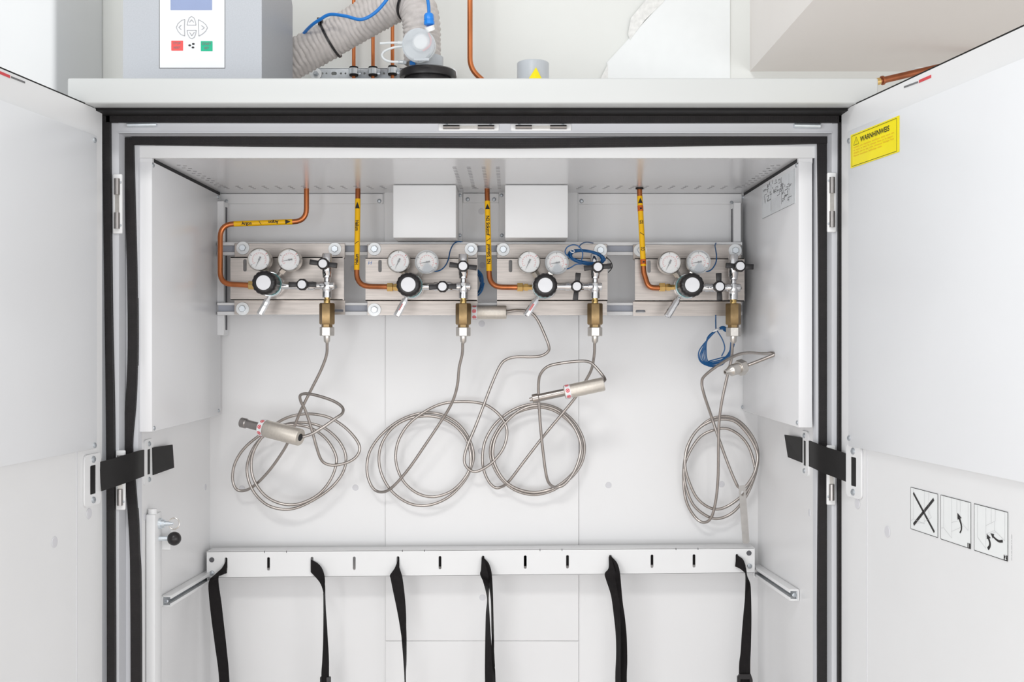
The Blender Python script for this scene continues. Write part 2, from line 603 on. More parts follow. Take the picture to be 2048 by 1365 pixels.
# dark joint between baffles and the inner ceiling
mk('baffle_joint', MB().box(bl0 + 0.002, bl1 - 0.001, YF + 0.011, 2.65, ZC - 0.0055, ZC + 0.0004), 'dark_gap', cab)
mk('baffle_joint', MB().box(br0 + 0.001, br1 - 0.002, YF + 0.011, 2.66, ZC - 0.0055, ZC + 0.0004), 'dark_gap', cab)

# upper back strips with screws
o = mk('back_strip', MB().box(X(440, 2.67), X(766, 2.668), 2.6685, YB, Z(408, 2.669), ZC, 0.0008, 1), 'inner_panel_paint', cab)
screw(o, P(758.5, 402.5, 2.6685), (0, -1, 0), 0.0050)
o = mk('back_strip', MB().box(X(926, 2.66), X(998, 2.66), 2.6615, 2.668, Z(406, 2.662), ZC, 0.0008, 1), 'inner_panel_paint', cab)
screw(o, P(935.5, 399, 2.6615), (0, -1, 0), 0.0048)
screw(o, P(988, 399, 2.6615), (0, -1, 0), 0.0048)
o = mk('back_strip', MB().box(X(1156, 2.668), X(1484, 2.668), 2.6685, YB, Z(409, 2.669), ZC, 0.0008, 1), 'inner_panel_paint', cab)
screw(o, P(1163, 402.5, 2.6685), (0, -1, 0), 0.0050)

# plastic plugs on the back and side walls
for px, py, d in ((711, 976, 2.672), (484, 978, 2.672), (962, 903, 2.666), (1217, 971, 2.672), (963, 423, 2.666), (965, 531, 2.666),
                  (963.5, 648, 2.666), (965, 1196, 2.666), (1443, 969, 2.672), (1140, 412, 2.666), (707, 537, 2.672), (783, 412, 2.666), (778, 680, 2.666)):
    if px == 778:
        continue
    stamp('wall_plug', 'plug', lambda mb: mb.lathe((0, 0, 0), (0, 0, 1), [(0, 0.0072), (0.0008, 0.0068)], 20), 'plug_grey', P(px, py, d), (0, -1, 0), cab)
for px, py in ((411, 975), (289, 1035)):
    stamp('wall_plug', 'plug', None, 'plug_grey', ray_plane(px, py, Vector((IL, 0, 0)), XV), (1, 0, 0), cab)
stamp('wall_plug', 'plug', None, 'plug_grey', ray_plane(1619, 1026, Vector((IR, 0, 0)), XV), (-1, 0, 0), cab)

# ventilation slits in the inner ceiling
mb = MB()


def slit(x, d, w=0.007):
    mb.box(x - w / 2, x + w / 2, d - 0.0011, d + 0.0011, ZC + 0.0002, ZC + 0.002)


def dc(py):
    return 0.3396 * F / (CY - py)


for k in range(40):
    px = 452 + 26.2 * k
    for j, (ox, py) in enumerate(((-4, 373.2), (0, 375.6), (4, 378.2))):
        d = dc(py)
        if 772 < px < 925 or 998 < px < 1142 or px > 1480:
            continue
        sx = ox if px < CX else -ox
        slit(X(px + sx, d), d)
for k in range(10):
    for s, x0 in ((1, IL), (-1, IR)):
        d = 2.24 + 0.035 * k
        for j in range(2):
            slit(x0 + s * (0.052 + 0.010 * j), d + 0.008 * j)
for px in (923, 948, 974, 999):
    for k in range(15):
        d = dc(335 + 3.05 * k)
        slit((px - CX) * 2.585 / F, d, 0.0075)
mk('vent_slits', mb, 'slit_grey', cab, kind='stuff')


# recessed strikes and latches in the frame
def strike(c, ex, ez, L, W):
    """catch plate: plastic surround with two rounded metal hooks and a bright base plate; long axis ez, faces -y"""
    mb = MB()
    mb.obox(c + YV * 0.002, ex, YV, ez, W / 2, 0.003, L / 2, 0.002)
    b = mk('door_strike', mb, 'white_paint', cab)
    mb = MB()
    mb.obox(c - YV * 0.0012, ex, YV, ez, W * 0.22, 0.0008, L * 0.40)
    mk('base_plate', mb, 'nickel', b)
    for s in (-1, 1):
        cc = c + ez * (s * L * 0.285) - YV * 0.002
        mb = MB()
        prof = []
        for i in range(9):
            a = math.pi * i / 8
            prof.append((math.cos(a) * W * 0.30, -math.sin(a) * 0.006))
        lo, hi = -L * 0.135, L * 0.135
        poly = [cc + ex * p + YV * q + ez * lo for p, q in prof]
        mb.prism(poly, ez * (hi - lo))
        mk('hook', mb, 'dark_steel', b)
        screw(b, c + ez * (s * L * 0.36) + ex * (W * 0.34) - YV * 0.0012, (0, -1, 0), 0.0022)


strike(P(235, 408, 2.096), XV, ZV, 0.108, 0.017)
strike(P(241, 961, 2.096), XV, ZV, 0.108, 0.017)
strike(P(1663.5, 405, 2.096), -XV, ZV, 0.108, 0.016)
strike(P(1662.5, 951, 2.096), -XV, ZV, 0.108, 0.016)
strike(P(937.5, 255, 2.098), ZV, XV, 0.110, 0.013)
strike(P(1082, 255, 2.098), ZV, XV, 0.110, 0.013)
mk('closer_rod', MB().cyl(P(255, 250, 2.095), P(313, 249, 2.095), 0.0045, seg=14), 'zinc', cab)
mk('closer_rod', MB().cyl(P(1588, 251, 2.095), P(1640, 252, 2.095), 0.0050, seg=14), 'zinc', cab)


# doors
def make_door(A, B, slope, side):
    """side -1 left, +1 right; A near hinge front corner, B rear corner"""
    u = Vector((slope, -1.0, 0)).normalized()
    n_in = Vector((-u.y * side * -1, u.x * side, 0))
    n_in = Vector((-side * abs(u.y), u.x * u.y * 0, 0))
    n_in = ZV.cross(u) if side > 0 else u.cross(ZV)
    if n_in.x * side > 0:
        n_in = -n_in
    return u, n_in


DZ0, DZ1 = 0.06, CZ + 0.4095
door_info = {}
for side, A, B, slope in ((-1, Vector((-0.734, 2.034, 0)), Vector((-0.732, 2.069, 0)), -0.115), (1, Vector((0.592, 2.021, 0)), Vector((0.5925, 2.083, 0)), 0.143)):
    u, n = make_door(A, B, slope, side)
    Wd, Td = 0.70, 0.085
    poly = [A, A + u * Wd, A + u * Wd - n * Td, A - n * Td + u * 0.02, B - n * 0.055, B]
    d = MB().prism([p + ZV * DZ0 for p in poly], ZV * (DZ1 - DZ0))
    door = mk('door', d, 'white_paint', cab)
    door_info[side] = (A, u, n, door)
    # raised inner lining panel
    s0, s1 = 0.004, 0.655
    zt, zb = (CZ + 0.3597, CZ - 0.188) if side < 0 else (CZ + 0.3655, CZ - 0.183)
    p0, p1 = A + u * s0, A + u * s1
    pp = [p0 + ZV * zb, p1 + ZV * zb, p1 + ZV * zt, p0 + ZV * zt]
    mb = MB()
    c = (p0 + p1) / 2 + ZV * ((zb + zt) / 2) + n * 0.004
    mb.obox(c, u, n, ZV, (s1 - s0) / 2, 0.004, (zt - zb) / 2, 0.0015)
    mk('lining_panel', mb, 'lining_paint', door)
    # lower recess: slim vertical joint
    mb = MB()
    js = 0.062
    mb.obox(A + u * js + ZV * ((zb + DZ0) / 2) + n * 0.0002, u, n, ZV, 0.0007, 0.0006, (zb - DZ0) / 2)
    mk('panel_joint', mb, 'plug_grey', door)
    # dark seal on the top edge
    mb = MB()
    mb.obox(A + u * (Wd / 2) + ZV * (DZ1 + 0.0012) - n * 0.004, u, n, ZV, Wd / 2, 0.004, 0.0012)
    mk('top_seal', mb, 'black_rubber', door)
    # strip sticker: red, black and white, just under the top edge
    pts = ((20, 148, -6, 137), (50, 159.5, 22, 148.5)) if side < 0 else ((1862, 147, 1838, 157.5), (1836, 158.5, 1808, 169))
    for k, (xa, ya, xb, yb) in enumerate(pts):
        qa = ray_plane(xa, ya + 3, A + n * 0.0003, n)
        qb = ray_plane(xb, yb + 3, A + n * 0.0003, n)
        e = (qb - qa)
        mb = MB()
        mb.obox((qa + qb) / 2 - ZV * 0.002, e.normalized(), n, ZV, e.length / 2, 0.0003, 0.0022 if k == 0 else 0.0014)
        mk('marking_strip', mb, 'print_red' if k == 0 else 'print_dark_grey', door)
    # lining screws
    for px, py in (((187, 280), (196, 890)) if side < 0 else ((1696, 283), (1694, 876))):
        q = ray_plane(px, py, A + n * 0.008, n)
        if side < 0:
            q = A + u * (0.014) + n * 0.008 + ZV * q.z
        else:
            q = A + u * (0.009) + n * 0.008 + ZV * q.z
        screw(door, q, n, 0.0048)
    # plugs on the lower door
    for px, py in (((109, 1085), (178, 1028)) if side < 0 else ((1715, 1008), (1775, 1064))):
        q = ray_plane(px, py, A + n * 0.0003, n)
        stamp('door_plug', 'dplug', lambda mb: mb.lathe((0, 0, 0), (0, 0, 1), [(0, 0.0095), (0.0009, 0.009)], 20), 'plug_grey', q, n, door)

# stickers on the right door
A, u, n, doorR = door_info[1]
n0 = A + n * 0.0083


def rp(px, py, off=0.0083):
    return ray_plane(px, py, A + n * off, n)


tl, tr, br_, bl_ = rp(1702, 270.5), rp(1799.5, 232), rp(1799.5, 305), rp(1701.5, 337)
ex = u
w = (tr - tl).dot(u)
h = tl.z - bl_.z
base = Vector(bl_)
mb = MB()
mb.prism([base, base + u * w, base + u * w + ZV * h, base + ZV * h], n * 0.0003)
lab = mk('warning_sticker', mb, 'yellow_sticker', cab, 'yellow sticker headed WARNHINWEIS')


def mp(a, b):
    """sticker coordinates 0..1 across, 0..1 up"""
    return base + u * (a * w) + ZV * (b * h) + n * 0.0006


mb = MB()
for a, b in (((0.03, 0.04), (0.95, 0.04)), ((0.95, 0.04), (0.95, 0.95)), ((0.95, 0.95), (0.03, 0.95)), ((0.03, 0.95), (0.03, 0.04))):
    mb.line(mp(*a), mp(*b), h * 0.014, n)
for a, b in (((0.07, 0.655), (0.185, 0.655)), ((0.07, 0.655), (0.127, 0.885)), ((0.185, 0.655), (0.127, 0.885)), ((0.127, 0.73), (0.127, 0.81)), ((0.127, 0.69), (0.127, 0.705))):
    mb.line(mp(*a), mp(*b), h * 0.013, n)
ts = 0.147 * h / 0.7
mb.text('WARNHINWEIS', lambda a, b: mp(0.215, 0.69) + u * (a * w) + ZV * (b * ts), 0.022, 'LEFT', fit=0.60)
mk('lettering', mb, 'print_black', lab)
mb = MB()
# the small print is too blurred to read in the photograph: faint rows of word-like dashes
rnd = random.Random(11)
for i, xe in enumerate((0.90, 0.88, 0.90, 0.66)):
    zz = 0.585 - 0.085 * i
    xx = 0.07
    while xx < xe - 0.02:
        wl = min(rnd.choice((0.03, 0.05, 0.08, 0.12, 0.16)), xe - xx)
        mb.line(mp(xx, zz), mp(xx + wl, zz), h * 0.028, n)
        for kq in range(int(wl / 0.022)):
            if rnd.random() < 0.35:
                xq = xx + 0.022 * kq
                mb.line(mp(xq, zz), mp(xq, zz + 0.045 * rnd.choice((1, 1, -1))), h * 0.012, n)
        xx += wl + 0.022
mk('small_print', mb, 'print_amber', lab)

# three pictograms on the lower right door
off = 0.0005
pic = [((1822, 975), (1876, 989), (1876, 1076), (1822, 1058)),
       ((1882, 990.5), (1942, 1006), (1942, 1098), (1882, 1078.5)),
       ((1949, 1008), (2016, 1025), (2016, 1123.5), (1949, 1101))]
for k, cs in enumerate(pic):
    q = [rp(x, y, off) for x, y in cs]
    o0 = Vector((q[0].x, q[0].y, q[3].z))
    w_ = (q[1] - q[0]).dot(u)
    h_ = q[0].z - q[3].z
    mb = MB()
    mb.prism([o0, o0 + u * w_, o0 + u * w_ + ZV * h_, o0 + ZV * h_], n * 0.0002)
    s = mk('pictogram_sticker', mb, 'board_white', cab, ['pictogram crossed out with a black X', 'pictogram marked 1', 'pictogram marked 2'][k])

    def pm(a, b, o0=o0, w_=w_, h_=h_):
        return o0 + u * (a * w_) + ZV * (b * h_) + n * 0.0006
    mb = MB()
    lw = 0.0008
    for a, b in (((0, 0), (1, 0)), ((1, 0), (1, 1)), ((1, 1), (0, 1)), ((0, 1), (0, 0))):
        mb.line(pm(*a), pm(*b), lw, n)
    if k == 0:
        mb.line(pm(0.10, 0.88), pm(0.88, 0.10), 0.0042, n)
        mb.line(pm(0.11, 0.12), pm(0.86, 0.86), 0.0048, n)
    else:
        shafts = [([(0.65, 0.27), (0.70, 0.36), (0.695, 0.46), (0.64, 0.58)], 0.0012, 0.0022, [(0.57, 0.70), (0.575, 0.55), (0.71, 0.61)])] if k == 1 else \
            [([(0.42, 0.12), (0.475, 0.19), (0.48, 0.27), (0.44, 0.35)], 0.0024, 0.0018, [(0.39, 0.43), (0.39, 0.32), (0.51, 0.37)]),
             ([(0.86, 0.38), (0.75, 0.355), (0.64, 0.385), (0.56, 0.43)], 0.0019, 0.0011, [(0.50, 0.47), (0.61, 0.47), (0.57, 0.37)])]
        for arc, wa, wb, head in shafts:
            sm = cr([pm(*p) for p in arc], 6)
            m_ = len(sm)
            rail = []
            for i, p in enumerate(sm):
                tt = (sm[min(i + 1, m_ - 1)] - sm[max(i - 1, 0)]).normalized()
                sd = n.cross(tt) * (wa + (wb - wa) * i / (m_ - 1))
                rail.append((p - sd, p + sd))
            for (p1_, p2_), (p3_, p4_) in zip(rail, rail[1:]):
                mb.face([p1_, p3_, p4_, p2_])
            mb.face([pm(*p) for p in head])
    if k:
        a0, b0 = (0.90, 0.0) if k == 1 else (0.89, 0.0)
        hole = []
        mb.face([pm(a0, b0), pm(1.0, b0), pm(1.0, b0 + 0.11), pm(a0, b0 + 0.11)])
    mk('symbol', mb, 'print_black', s)
    mb = MB()
    sets = [
        [((0.10, 1), (0.10, 0.25)), ((0.10, 0.25), (0.52, 0.22)), ((0.52, 0.22), (0.52, 1)), ((0.52, 0.28), (0.78, 0.42)), ((0.78, 0.42), (0.66, 0.55)), ((0.22, 0.18), (0.5, 0.24)), ((0.68, 1), (0.68, 0.34)), ((0.02, 0.2), (0.1, 0.25))],
        [((0.10, 1), (0.10, 0.27)), ((0.10, 0.27), (0.38, 0.10)), ((0.38, 0.10), (0.38, 1)), ((0.38, 0.25), (0.76, 0.44)), ((0.55, 1), (0.55, 0.60)), ((0.66, 1), (0.66, 0.55)), ((0.55, 0.60), (0.92, 0.38)), ((0.92, 0.38), (0.92, 1)), ((0.38, 0.45), (0.58, 0.52)), ((0.02, 0.25), (0.1, 0.27))],
        [((0.10, 1), (0.10, 0.30)), ((0.10, 0.30), (0.36, 0.12)), ((0.36, 0.12), (0.36, 1)), ((0.36, 0.42), (0.62, 0.55)), ((0.36, 0.60), (0.62, 0.74)), ((0.62, 0.74), (0.62, 0.55)), ((0.62, 0.55), (0.92, 0.40)), ((0.92, 0.40), (0.92, 1)), ((0.36, 0.37), (0.66, 0.53)), ((0.52, 1), (0.52, 0.70)), ((0.64, 1), (0.64, 0.75))]][k]
    for a, b in sets:
        mb.line(pm(*a), pm(*b), 0.00045, n)
    mk('line_drawing', mb, 'print_grey', s)
    if k:
        mb = MB()
        mb.text(str(k), lambda a, b: pm(0.945, 0.02) + u * (a * 0.0085) + ZV * (b * 0.0095) + n * 0.0003, 0.02)
        mk('numeral', mb, 'board_white', s)
mb = MB()
za, zq = rp(2024, 1122, off).z, rp(2024, 1070, off).z
pz = rp(2023, 1096, off)
while za < zq:
    l_ = random.choice((0.002, 0.004, 0.006))
    mb.line(Vector((pz.x, pz.y, za)), Vector((pz.x, pz.y, za + l_)), 0.0012, n)
    za += l_ + 0.0014
mk('small_print', mb, 'print_grey', cab)

# technical drawing on the right baffle
qs = [ray_plane(x, y, Vector((br0 - 0.0004, 0, 0)), XV) for x, y in ((1590, 339), (1590, 409), (1524, 436), (1524, 374))]
dy0, dy1 = qs[0].y, qs[2].y
zt0 = (qs[0].z + qs[3].z) / 2
zb0 = (qs[1].z + qs[2].z) / 2
mb = MB().box(br0 - 0.0004, br0 + 0.0002, dy0, dy1, zb0, zt0)
s = mk('drawing_sticker', mb, 'drawing_film', cab, 'technical line drawing on clear film')


def dm(a, b):
    return Vector((br0 - 0.0008, dy1 + (dy0 - dy1) * a, zb0 + (zt0 - zb0) * b))


mb = MB()
nx = Vector((-1, 0, 0))
for a, b, wd in (((0.02, 0.0), (0.98, 0.0), .0006), ((0.98, 0), (0.98, 1), .0006), ((0.30, 0.12), (0.30, 0.95), .0012), ((0.62, 0.16), (0.62, 0.97), .0016), ((0.84, 0.12), (0.84, 0.94), .0007), ((0.02, 0), (0.02, .97), .0004)):
    mb.line(dm(*a), dm(*b), wd, nx)
rnd = random.Random(3)
for cx, cy, sx, sy, nn in ((0.16, 0.70, 0.13, 0.26, 26), (0.48, 0.72, 0.14, 0.24, 30), (0.74, 0.42, 0.11, 0.26, 30)):
    for i in range(nn):
        a, b = cx + rnd.uniform(-sx, sx), cy + rnd.uniform(-sy, sy)
        if rnd.random() < 0.5:
            mb.line(dm(a, b), dm(min(.97, a + rnd.uniform(.03, .10)), b), 0.0011, nx)
        else:
            mb.line(dm(a, b), dm(a, b + rnd.uniform(.05, .12)), 0.0022, nx)
for i in range(10):
    a = 0.33 + 0.028 * i
    mb.line(dm(a, 0.05), dm(a, 0.45), 0.0004, nx)
mk('line_drawing', mb, 'print_dark_grey', s)


# ------------------------------------------------------------------ door stays (rubber straps held by white slotted plates)
def slot_plate(c, ex, nrm, hw, hh, m='white_paint'):
    """rounded plate with a long slot, plane spanned by ex and Z, facing nrm"""
    def ol(w, h, r):
        pts = []
        for qx, qz, a0 in ((1, 1, 0), (-1, 1, 90), (-1, -1, 180), (1, -1, 270)):
            for k in range(5):
                a = math.radians(a0 + 22.5 * k)
                pts.append(c + ex * (qx * (w - r) + math.cos(a) * r) + ZV * (qz * (h - r) + math.sin(a) * r))
        return pts
    return MB().prism(ol(hw, hh, hw * 0.3), nrm * 0.003, [ol(hw * 0.36, hh * 0.56, hw * 0.08)])


def stay(side, wall_px, door_px, hi, lo, tail):
    A_, u_, n_, _ = door_info[side]
    wx = IL if side < 0 else IR
    wn = XV * (-side)
    st = thing('door_stay', (wx, 2.2, CZ - 0.25), 'black rubber strap holding the %s open door, threaded through two white slotted plates' % ('left' if side < 0 else 'right'), 'strap', 'door stay straps')
    qw = ray_plane(wall_px[0], wall_px[1], Vector((wx, 0, 0)), XV)
    mk('slotted_plate', slot_plate(qw, YV, wn, 0.026, 0.043), 'white_paint', st)
    screw(st, qw + ZV * 0.034 + wn * 0.003, wn, 0.005)
    screw(st, qw - ZV * 0.034 + wn * 0.003, wn, 0.005)
    sdoor = (door_px[0] - CX) / F
    # point on the inner door face straight behind the plate centre
    qd = ray_plane(door_px[0], door_px[1], A_ + n_ * 0.0005, n_)
    mk('slotted_plate', slot_plate(qd, u_, n_, 0.030, 0.045), 'white_paint', st)
    screw(st, qd + ZV * 0.0355 + n_ * 0.003, n_, 0.006)
    screw(st, qd - ZV * 0.0355 + n_ * 0.003, n_, 0.006)
    # band between the plates
    e1 = [P(*p) for p in hi]
    e2 = [P(*p) for p in lo]
    mk('rubber_band', MB().ribbon(cr(e1, 6), cr(e2, 6), 0.003), 'black_rubber', st)
    # dark band seen through both slots
    mb = MB()
    mb.obox(qd + n_ * 0.0012, u_, n_, ZV, 0.0105, 0.0008, 0.025)
    mk('band_loop', mb, 'black_rubber', st)
    mb = MB()
    mb.obox(qw + wn * 0.0012, YV, wn, ZV, 0.0090, 0.0008, 0.024)
    mk('band_loop', mb, 'black_rubber', st)
    e1 = [ray_plane(a, b, Vector((wx + wn.x * (0.003 + 0.006 * i), 0, 0)), XV) for i, (a, b) in enumerate(tail[0])]
    e2 = [ray_plane(a, b, Vector((wx + wn.x * (0.003 + 0.006 * i), 0, 0)), XV) for i, (a, b) in enumerate(tail[1])]
    mk('band_tail', MB().ribbon(e1, e2, 0.003), 'black_rubber', st)


stay(-1, (295, 924), (183, 960), [(198, 925, 2.050), (228, 917, 2.065), (258, 908, 2.088), (274, 903, 2.110), (287, 900, 2.150)],
     [(203, 983, 2.050), (230, 974, 2.065), (258, 964, 2.088), (274, 958, 2.110), (287, 953, 2.150)],
     [[(304, 896), (344, 890)], [(305, 951), (347, 936)]])
stay(1, (1612, 907), (1710, 944), [(1619, 882, 2.15), (1632, 887, 2.110), (1646, 893, 2.088), (1672, 901, 2.065), (1696, 909, 2.05)],
     [(1619, 933, 2.15), (1632, 939, 2.110), (1646, 946, 2.088), (1672, 956, 2.065), (1695, 965, 2.05)],
     [[(1605, 876), (1570, 870)], [(1605, 926), (1577, 915)]])

# ------------------------------------------------------------------ left locking post with pin and ball knob
post = thing('locking_post', (-0.68, 2.23, 0.07), 'white upright post with a ring pin and a black ball knob by the left wall', 'post')
px1 = X(310, 2.2)
mb = MB()
mb.box(IL + 0.001, px1, 2.20, 2.244, 0.07, Z(1030, 2.2), 0.002, 2)
mk('upright', mb, 'white_paint', post)
mb = MB().cyl((IL + 0.010, 2.212, Z(1031, 2.2)), (IL + 0.010, 2.212, Z(1020, 2.2)), 0.0085, seg=20)
mk('post_cap', mb, 'white_paint', post)
zc = Z(1048, 2.225)
mb = MB()
mb.lathe((px1 - 0.001, 2.226, zc), XV, [(0, 0.0105), (0.006, 0.0105), (0.006, 0.0075), (0.012, 0.0075), (0.012, 0.0045), (0.022, 0.0045), (0.022, 0.003), (0.028, 0.003)], 12)
mk('pin', mb, 'zinc', post)
c = P(348, 1048, 2.226)
mb = MB()
mb.tube([c + Vector((math.cos(a) * 0.0105, 0.0015 * math.sin(a), math.sin(a) * 0.0105)) for a in [2 * math.pi * i / 28 for i in range(29)]], 0.0011, 8, caps=False)
mk('pull_ring', mb, 'nickel', post)
zc = Z(1078, 2.225)
mk('knob_stem', MB().cyl((px1 - 0.001, 2.226, zc), (X(338, 2.226), 2.226, zc), 0.0048, seg=14), 'zinc', post)
mk('ball_knob', MB().sphere(P(348.5, 1078, 2.226), 0.0132, 28, 18), 'black_plastic', post)
mb = MB().box(px1 - 0.002, px1 + 0.016, 2.2445, 2.246, Z(1100, 2.245), Z(1048, 2.245), 0.0005, 1)
mk('guide_plate', mb, 'white_paint', post)


# ------------------------------------------------------------------ cylinder rail (slotted white bar) and its side arms
BD = 2.600
bar = thing('strap_rail', P(962, 1157, 2.62), 'long white slotted metal bar across the back of the cabinet', 'rail')
xl, xr = X(413.5, BD), X(1509.5, BD)
slots = [452, 537, 624, 708.5, 796, 880, 966, 1050.5, 1135, 1221, 1304, 1388, 1474]


def bar_z(x, top=True):
    t = (x - xl) / (xr - xl)
    return (Z(1104, BD) + (Z(1096.5, BD) - Z(1104, BD)) * t) if top else (Z(1157, BD) + (Z(1147, BD) - Z(1157, BD)) * t)


outline = [Vector((xl, BD, bar_z(xl, False))), Vector((xr, BD, bar_z(xr, False))), Vector((xr, BD, bar_z(xr))), Vector((xl, BD, bar_z(xl)))]
holes = []
for s in slots:
    x = X(s, BD)
    zmid = bar_z(x) - 0.0285
    holes.append(rect_hole(x, zmid, 0.0062, 0.030, 0.0029, BD, 4))
mb = MB()
mb.prism(outline, Vector((0, 0.002, 0)), holes)
mk('bar_face', mb, 'white_paint', bar)
mb = MB()
for a in (True, False):
    zo = -0.002 if a else 0.0
    mb.hexa([Vector((x, y, bar_z(x, a) + zo + dz)) for x in (xl, xr) for y in (BD, BD + 0.05) for dz in (0, 0.002)], 0.0006)
mk('bar_flange', mb, 'white_paint', bar)
for xa in (xl + 0.0002, xr - 0.0022):
    mk('end_plate', MB().box(xa, xa + 0.002, BD + 0.001, BD + 0.05, bar_z(xa, False) - 0.010, bar_z(xa) - 0.001), 'white_paint', bar)
for px, py in ((423.5, 1120.5), (1498, 1107)):
    stamp('rubber_buffer', 'buf', lambda mb: mb.lathe((0, 0, 0), (0, 0, 1), [(0, 0.0058), (0.0015, 0.0054)], 18), 'hole_grey', P(px, py, BD), (0, -1, 0), bar)
for px, py in ((424, 1147), (1499, 1133)):
    screw(bar, P(px, py, BD), (0, -1, 0), 0.0056)
mb = MB()
for s in (529, 573, 805, 849, 1080, 1124, 1352, 1396):
    x = X(s, BD)
    mb.box(x - 0.0007, x + 0.0007, BD - 0.0004, BD + 0.003, bar_z(x) - 0.0038, bar_z(x) + 0.0004)
mk('edge_notches', mb, 'hole_grey', bar)


def arm(p0, p1, side, label):
    """C-channel along the side wall, its mouth facing inwards"""
    a = thing('rail_arm', p0, label, 'bracket', 'side arms of the white bar')
    d = (p1 - p0).normalized()
    up = (ZV - d * d.z).normalized()
    inn = XV * (-side)
    c = (p0 + p1) / 2
    L = (p1 - p0).length / 2
    mb = MB()
    mb.obox(c - inn * 0.008, inn, d, up, 0.0015, L, 0.011)
    for s in (-1, 1):
        mb.obox(c + up * (s * 0.0095), inn, d, up, 0.009, L, 0.0016, 0.0005)
        mb.obox(c + inn * 0.0082 + up * (s * 0.0075), inn, d, up, 0.0011, L, 0.0030, 0.0004)
    mk('channel', mb, 'white_paint', a)
    mb = MB()
    mb.obox(c - inn * 0.0052, inn, d, up, 0.001, L * 0.99, 0.0085)
    mk('channel_liner', mb, 'galvanised', a)
    screw(a, p0 - d * 0.0004 + inn * 0.000, -d, 0.0045)
    return a


arm(Vector((IL + 0.0105, 2.30, Z(1201, 2.31))), Vector((IL + 0.0105, 2.655, Z(1150, 2.645))), -1, 'white channel arm from the left wall to the left end of the slotted bar')
arm(Vector((IR - 0.0105, 2.285, Z(1190, 2.29))), Vector((IR - 0.0105, 2.655, Z(1140, 2.645))), 1, 'white channel arm from the right wall to the right end of the slotted bar')


# straps hanging from the slots
def strap_ribbon(e1, e2, o, sc, d0, d1, near2=-1, W=0.0235, off=0.0):
    a, b = [], []
    n_ = len(e1)
    for i in range(n_):
        t = min(1.0, i / 3.0)
        d = d0 + (d1 - d0) * t + off
        x1, y1 = o[0] + e1[i][0] / sc, o[1] + e1[i][1] / sc
        x2, y2 = o[0] + e2[i][0] / sc, o[1] + e2[i][1] / sc
        wpx = math.hypot(x2 - x1, y2 - y1) * d / F
        dd = math.sqrt(max(0.0, W * W - wpx * wpx)) * t * 0.9
        a.append(P(x1, y1, d + (0.0 if near2 > 0 else -0.0)))
        b.append(P(x2, y2, d - dd))
    # continue below the frame
    for q in (a, b):
        q.append(q[-1] + Vector((0.004, 0, -0.16)))
        q.append(q[-1] + Vector((0.002, 0, -0.12)))
    return cr(a, 6), cr(b, 6)


O5, S5 = (400, 1060), 3.413
O6, S6 = (940, 1060), 3.0118
strap_data = [
    ('black webbing strap hanging from the slot at the left end of the white bar', O5, S5, 452,
     [([(180, 212), (150, 262), (110, 302), (68, 342), (58, 390), (66, 500), (82, 640), (102, 790), (133, 1045)],
       [(182, 297), (160, 306), (140, 312), (126, 322), (128, 380), (146, 500), (162, 640), (180, 800), (200, 1045)])]),
    ('black webbing strap twisted edge-on, second from the left on the white bar', O5, S5, 624,
     [([(757, 205), (800, 228), (830, 262), (848, 318), (852, 400), (853, 460), (858, 560), (868, 700), (878, 880), (880, 1045)],
       [(757, 290), (790, 325), (822, 366), (841, 415), (844, 440), (845, 470), (845, 600), (842, 760), (836, 900), (830, 1045)])]),
    ('black webbing strap narrowing to a thin edge at its foot, third from the left', O5, S5, 796,
     [([(1356, 200), (1357, 240), (1366, 275), (1380, 320), (1392, 400), (1402, 500), (1407, 600), (1408, 760), (1407, 900), (1403, 1045)],
       [(1350, 222), (1325, 270), (1298, 310), (1302, 340), (1320, 430), (1345, 550), (1368, 680), (1383, 800), (1393, 930), (1399, 1045)])]),
    ('black webbing strap folded double with a long gap between its halves, fourth from the left', O6, S6, 966,
     [([(70, 168), (66, 240), (62, 268), (84, 325), (100, 385), (105, 430), (98, 500), (95, 600), (92, 750), (92, 930)],
       [(90, 190), (110, 270), (114, 310), (113, 345), (111, 385), (110, 430), (116, 520), (122, 620), (129, 740), (135, 930)]),
      ([(72, 168), (98, 225), (110, 290), (116, 340), (127, 420), (130, 520), (131, 620), (130, 720), (132, 800), (134, 930)],
       [(80, 166), (112, 205), (128, 260), (134, 340), (137, 430), (140, 560), (144, 700), (148, 800), (150, 850), (152, 930)])]),
    ('wide doubled black webbing strap, fifth from the left on the white bar', O6, S6, 1221,
     [([(836, 165), (836, 230), (812, 265), (822, 310), (850, 400), (868, 520), (880, 640), (882, 760), (877, 930)],
       [(848, 160), (868, 225), (885, 285), (898, 350), (904, 430), (905, 520), (908, 620), (908, 760), (908, 930)]),
      ([(838, 160), (850, 220), (862, 280), (878, 350), (890, 440), (901, 540), (904, 660), (904, 800), (904, 930)],
       [(848, 158), (885, 200), (901, 255), (908, 330), (918, 440), (930, 520), (942, 640), (946, 790), (943, 930)])]),
    ('black webbing strap with a buckle at the right end of the white bar', O6, S6, 1474,
     [([(1605, 152), (1640, 175), (1655, 205), (1662, 240), (1668, 280), (1688, 330), (1693, 400), (1695, 550), (1692, 700), (1688, 870)],
       [(1597, 222), (1625, 235), (1650, 255), (1660, 270), (1661, 320), (1657, 400), (1648, 500), (1638, 620), (1630, 740), (1620, 870)])]),
]
behind = {452: (452, 566), 624: None, 796: (796, 955), 966: (966, 1060), 1221: (1045, 1221), 1474: (1290, 1474)}
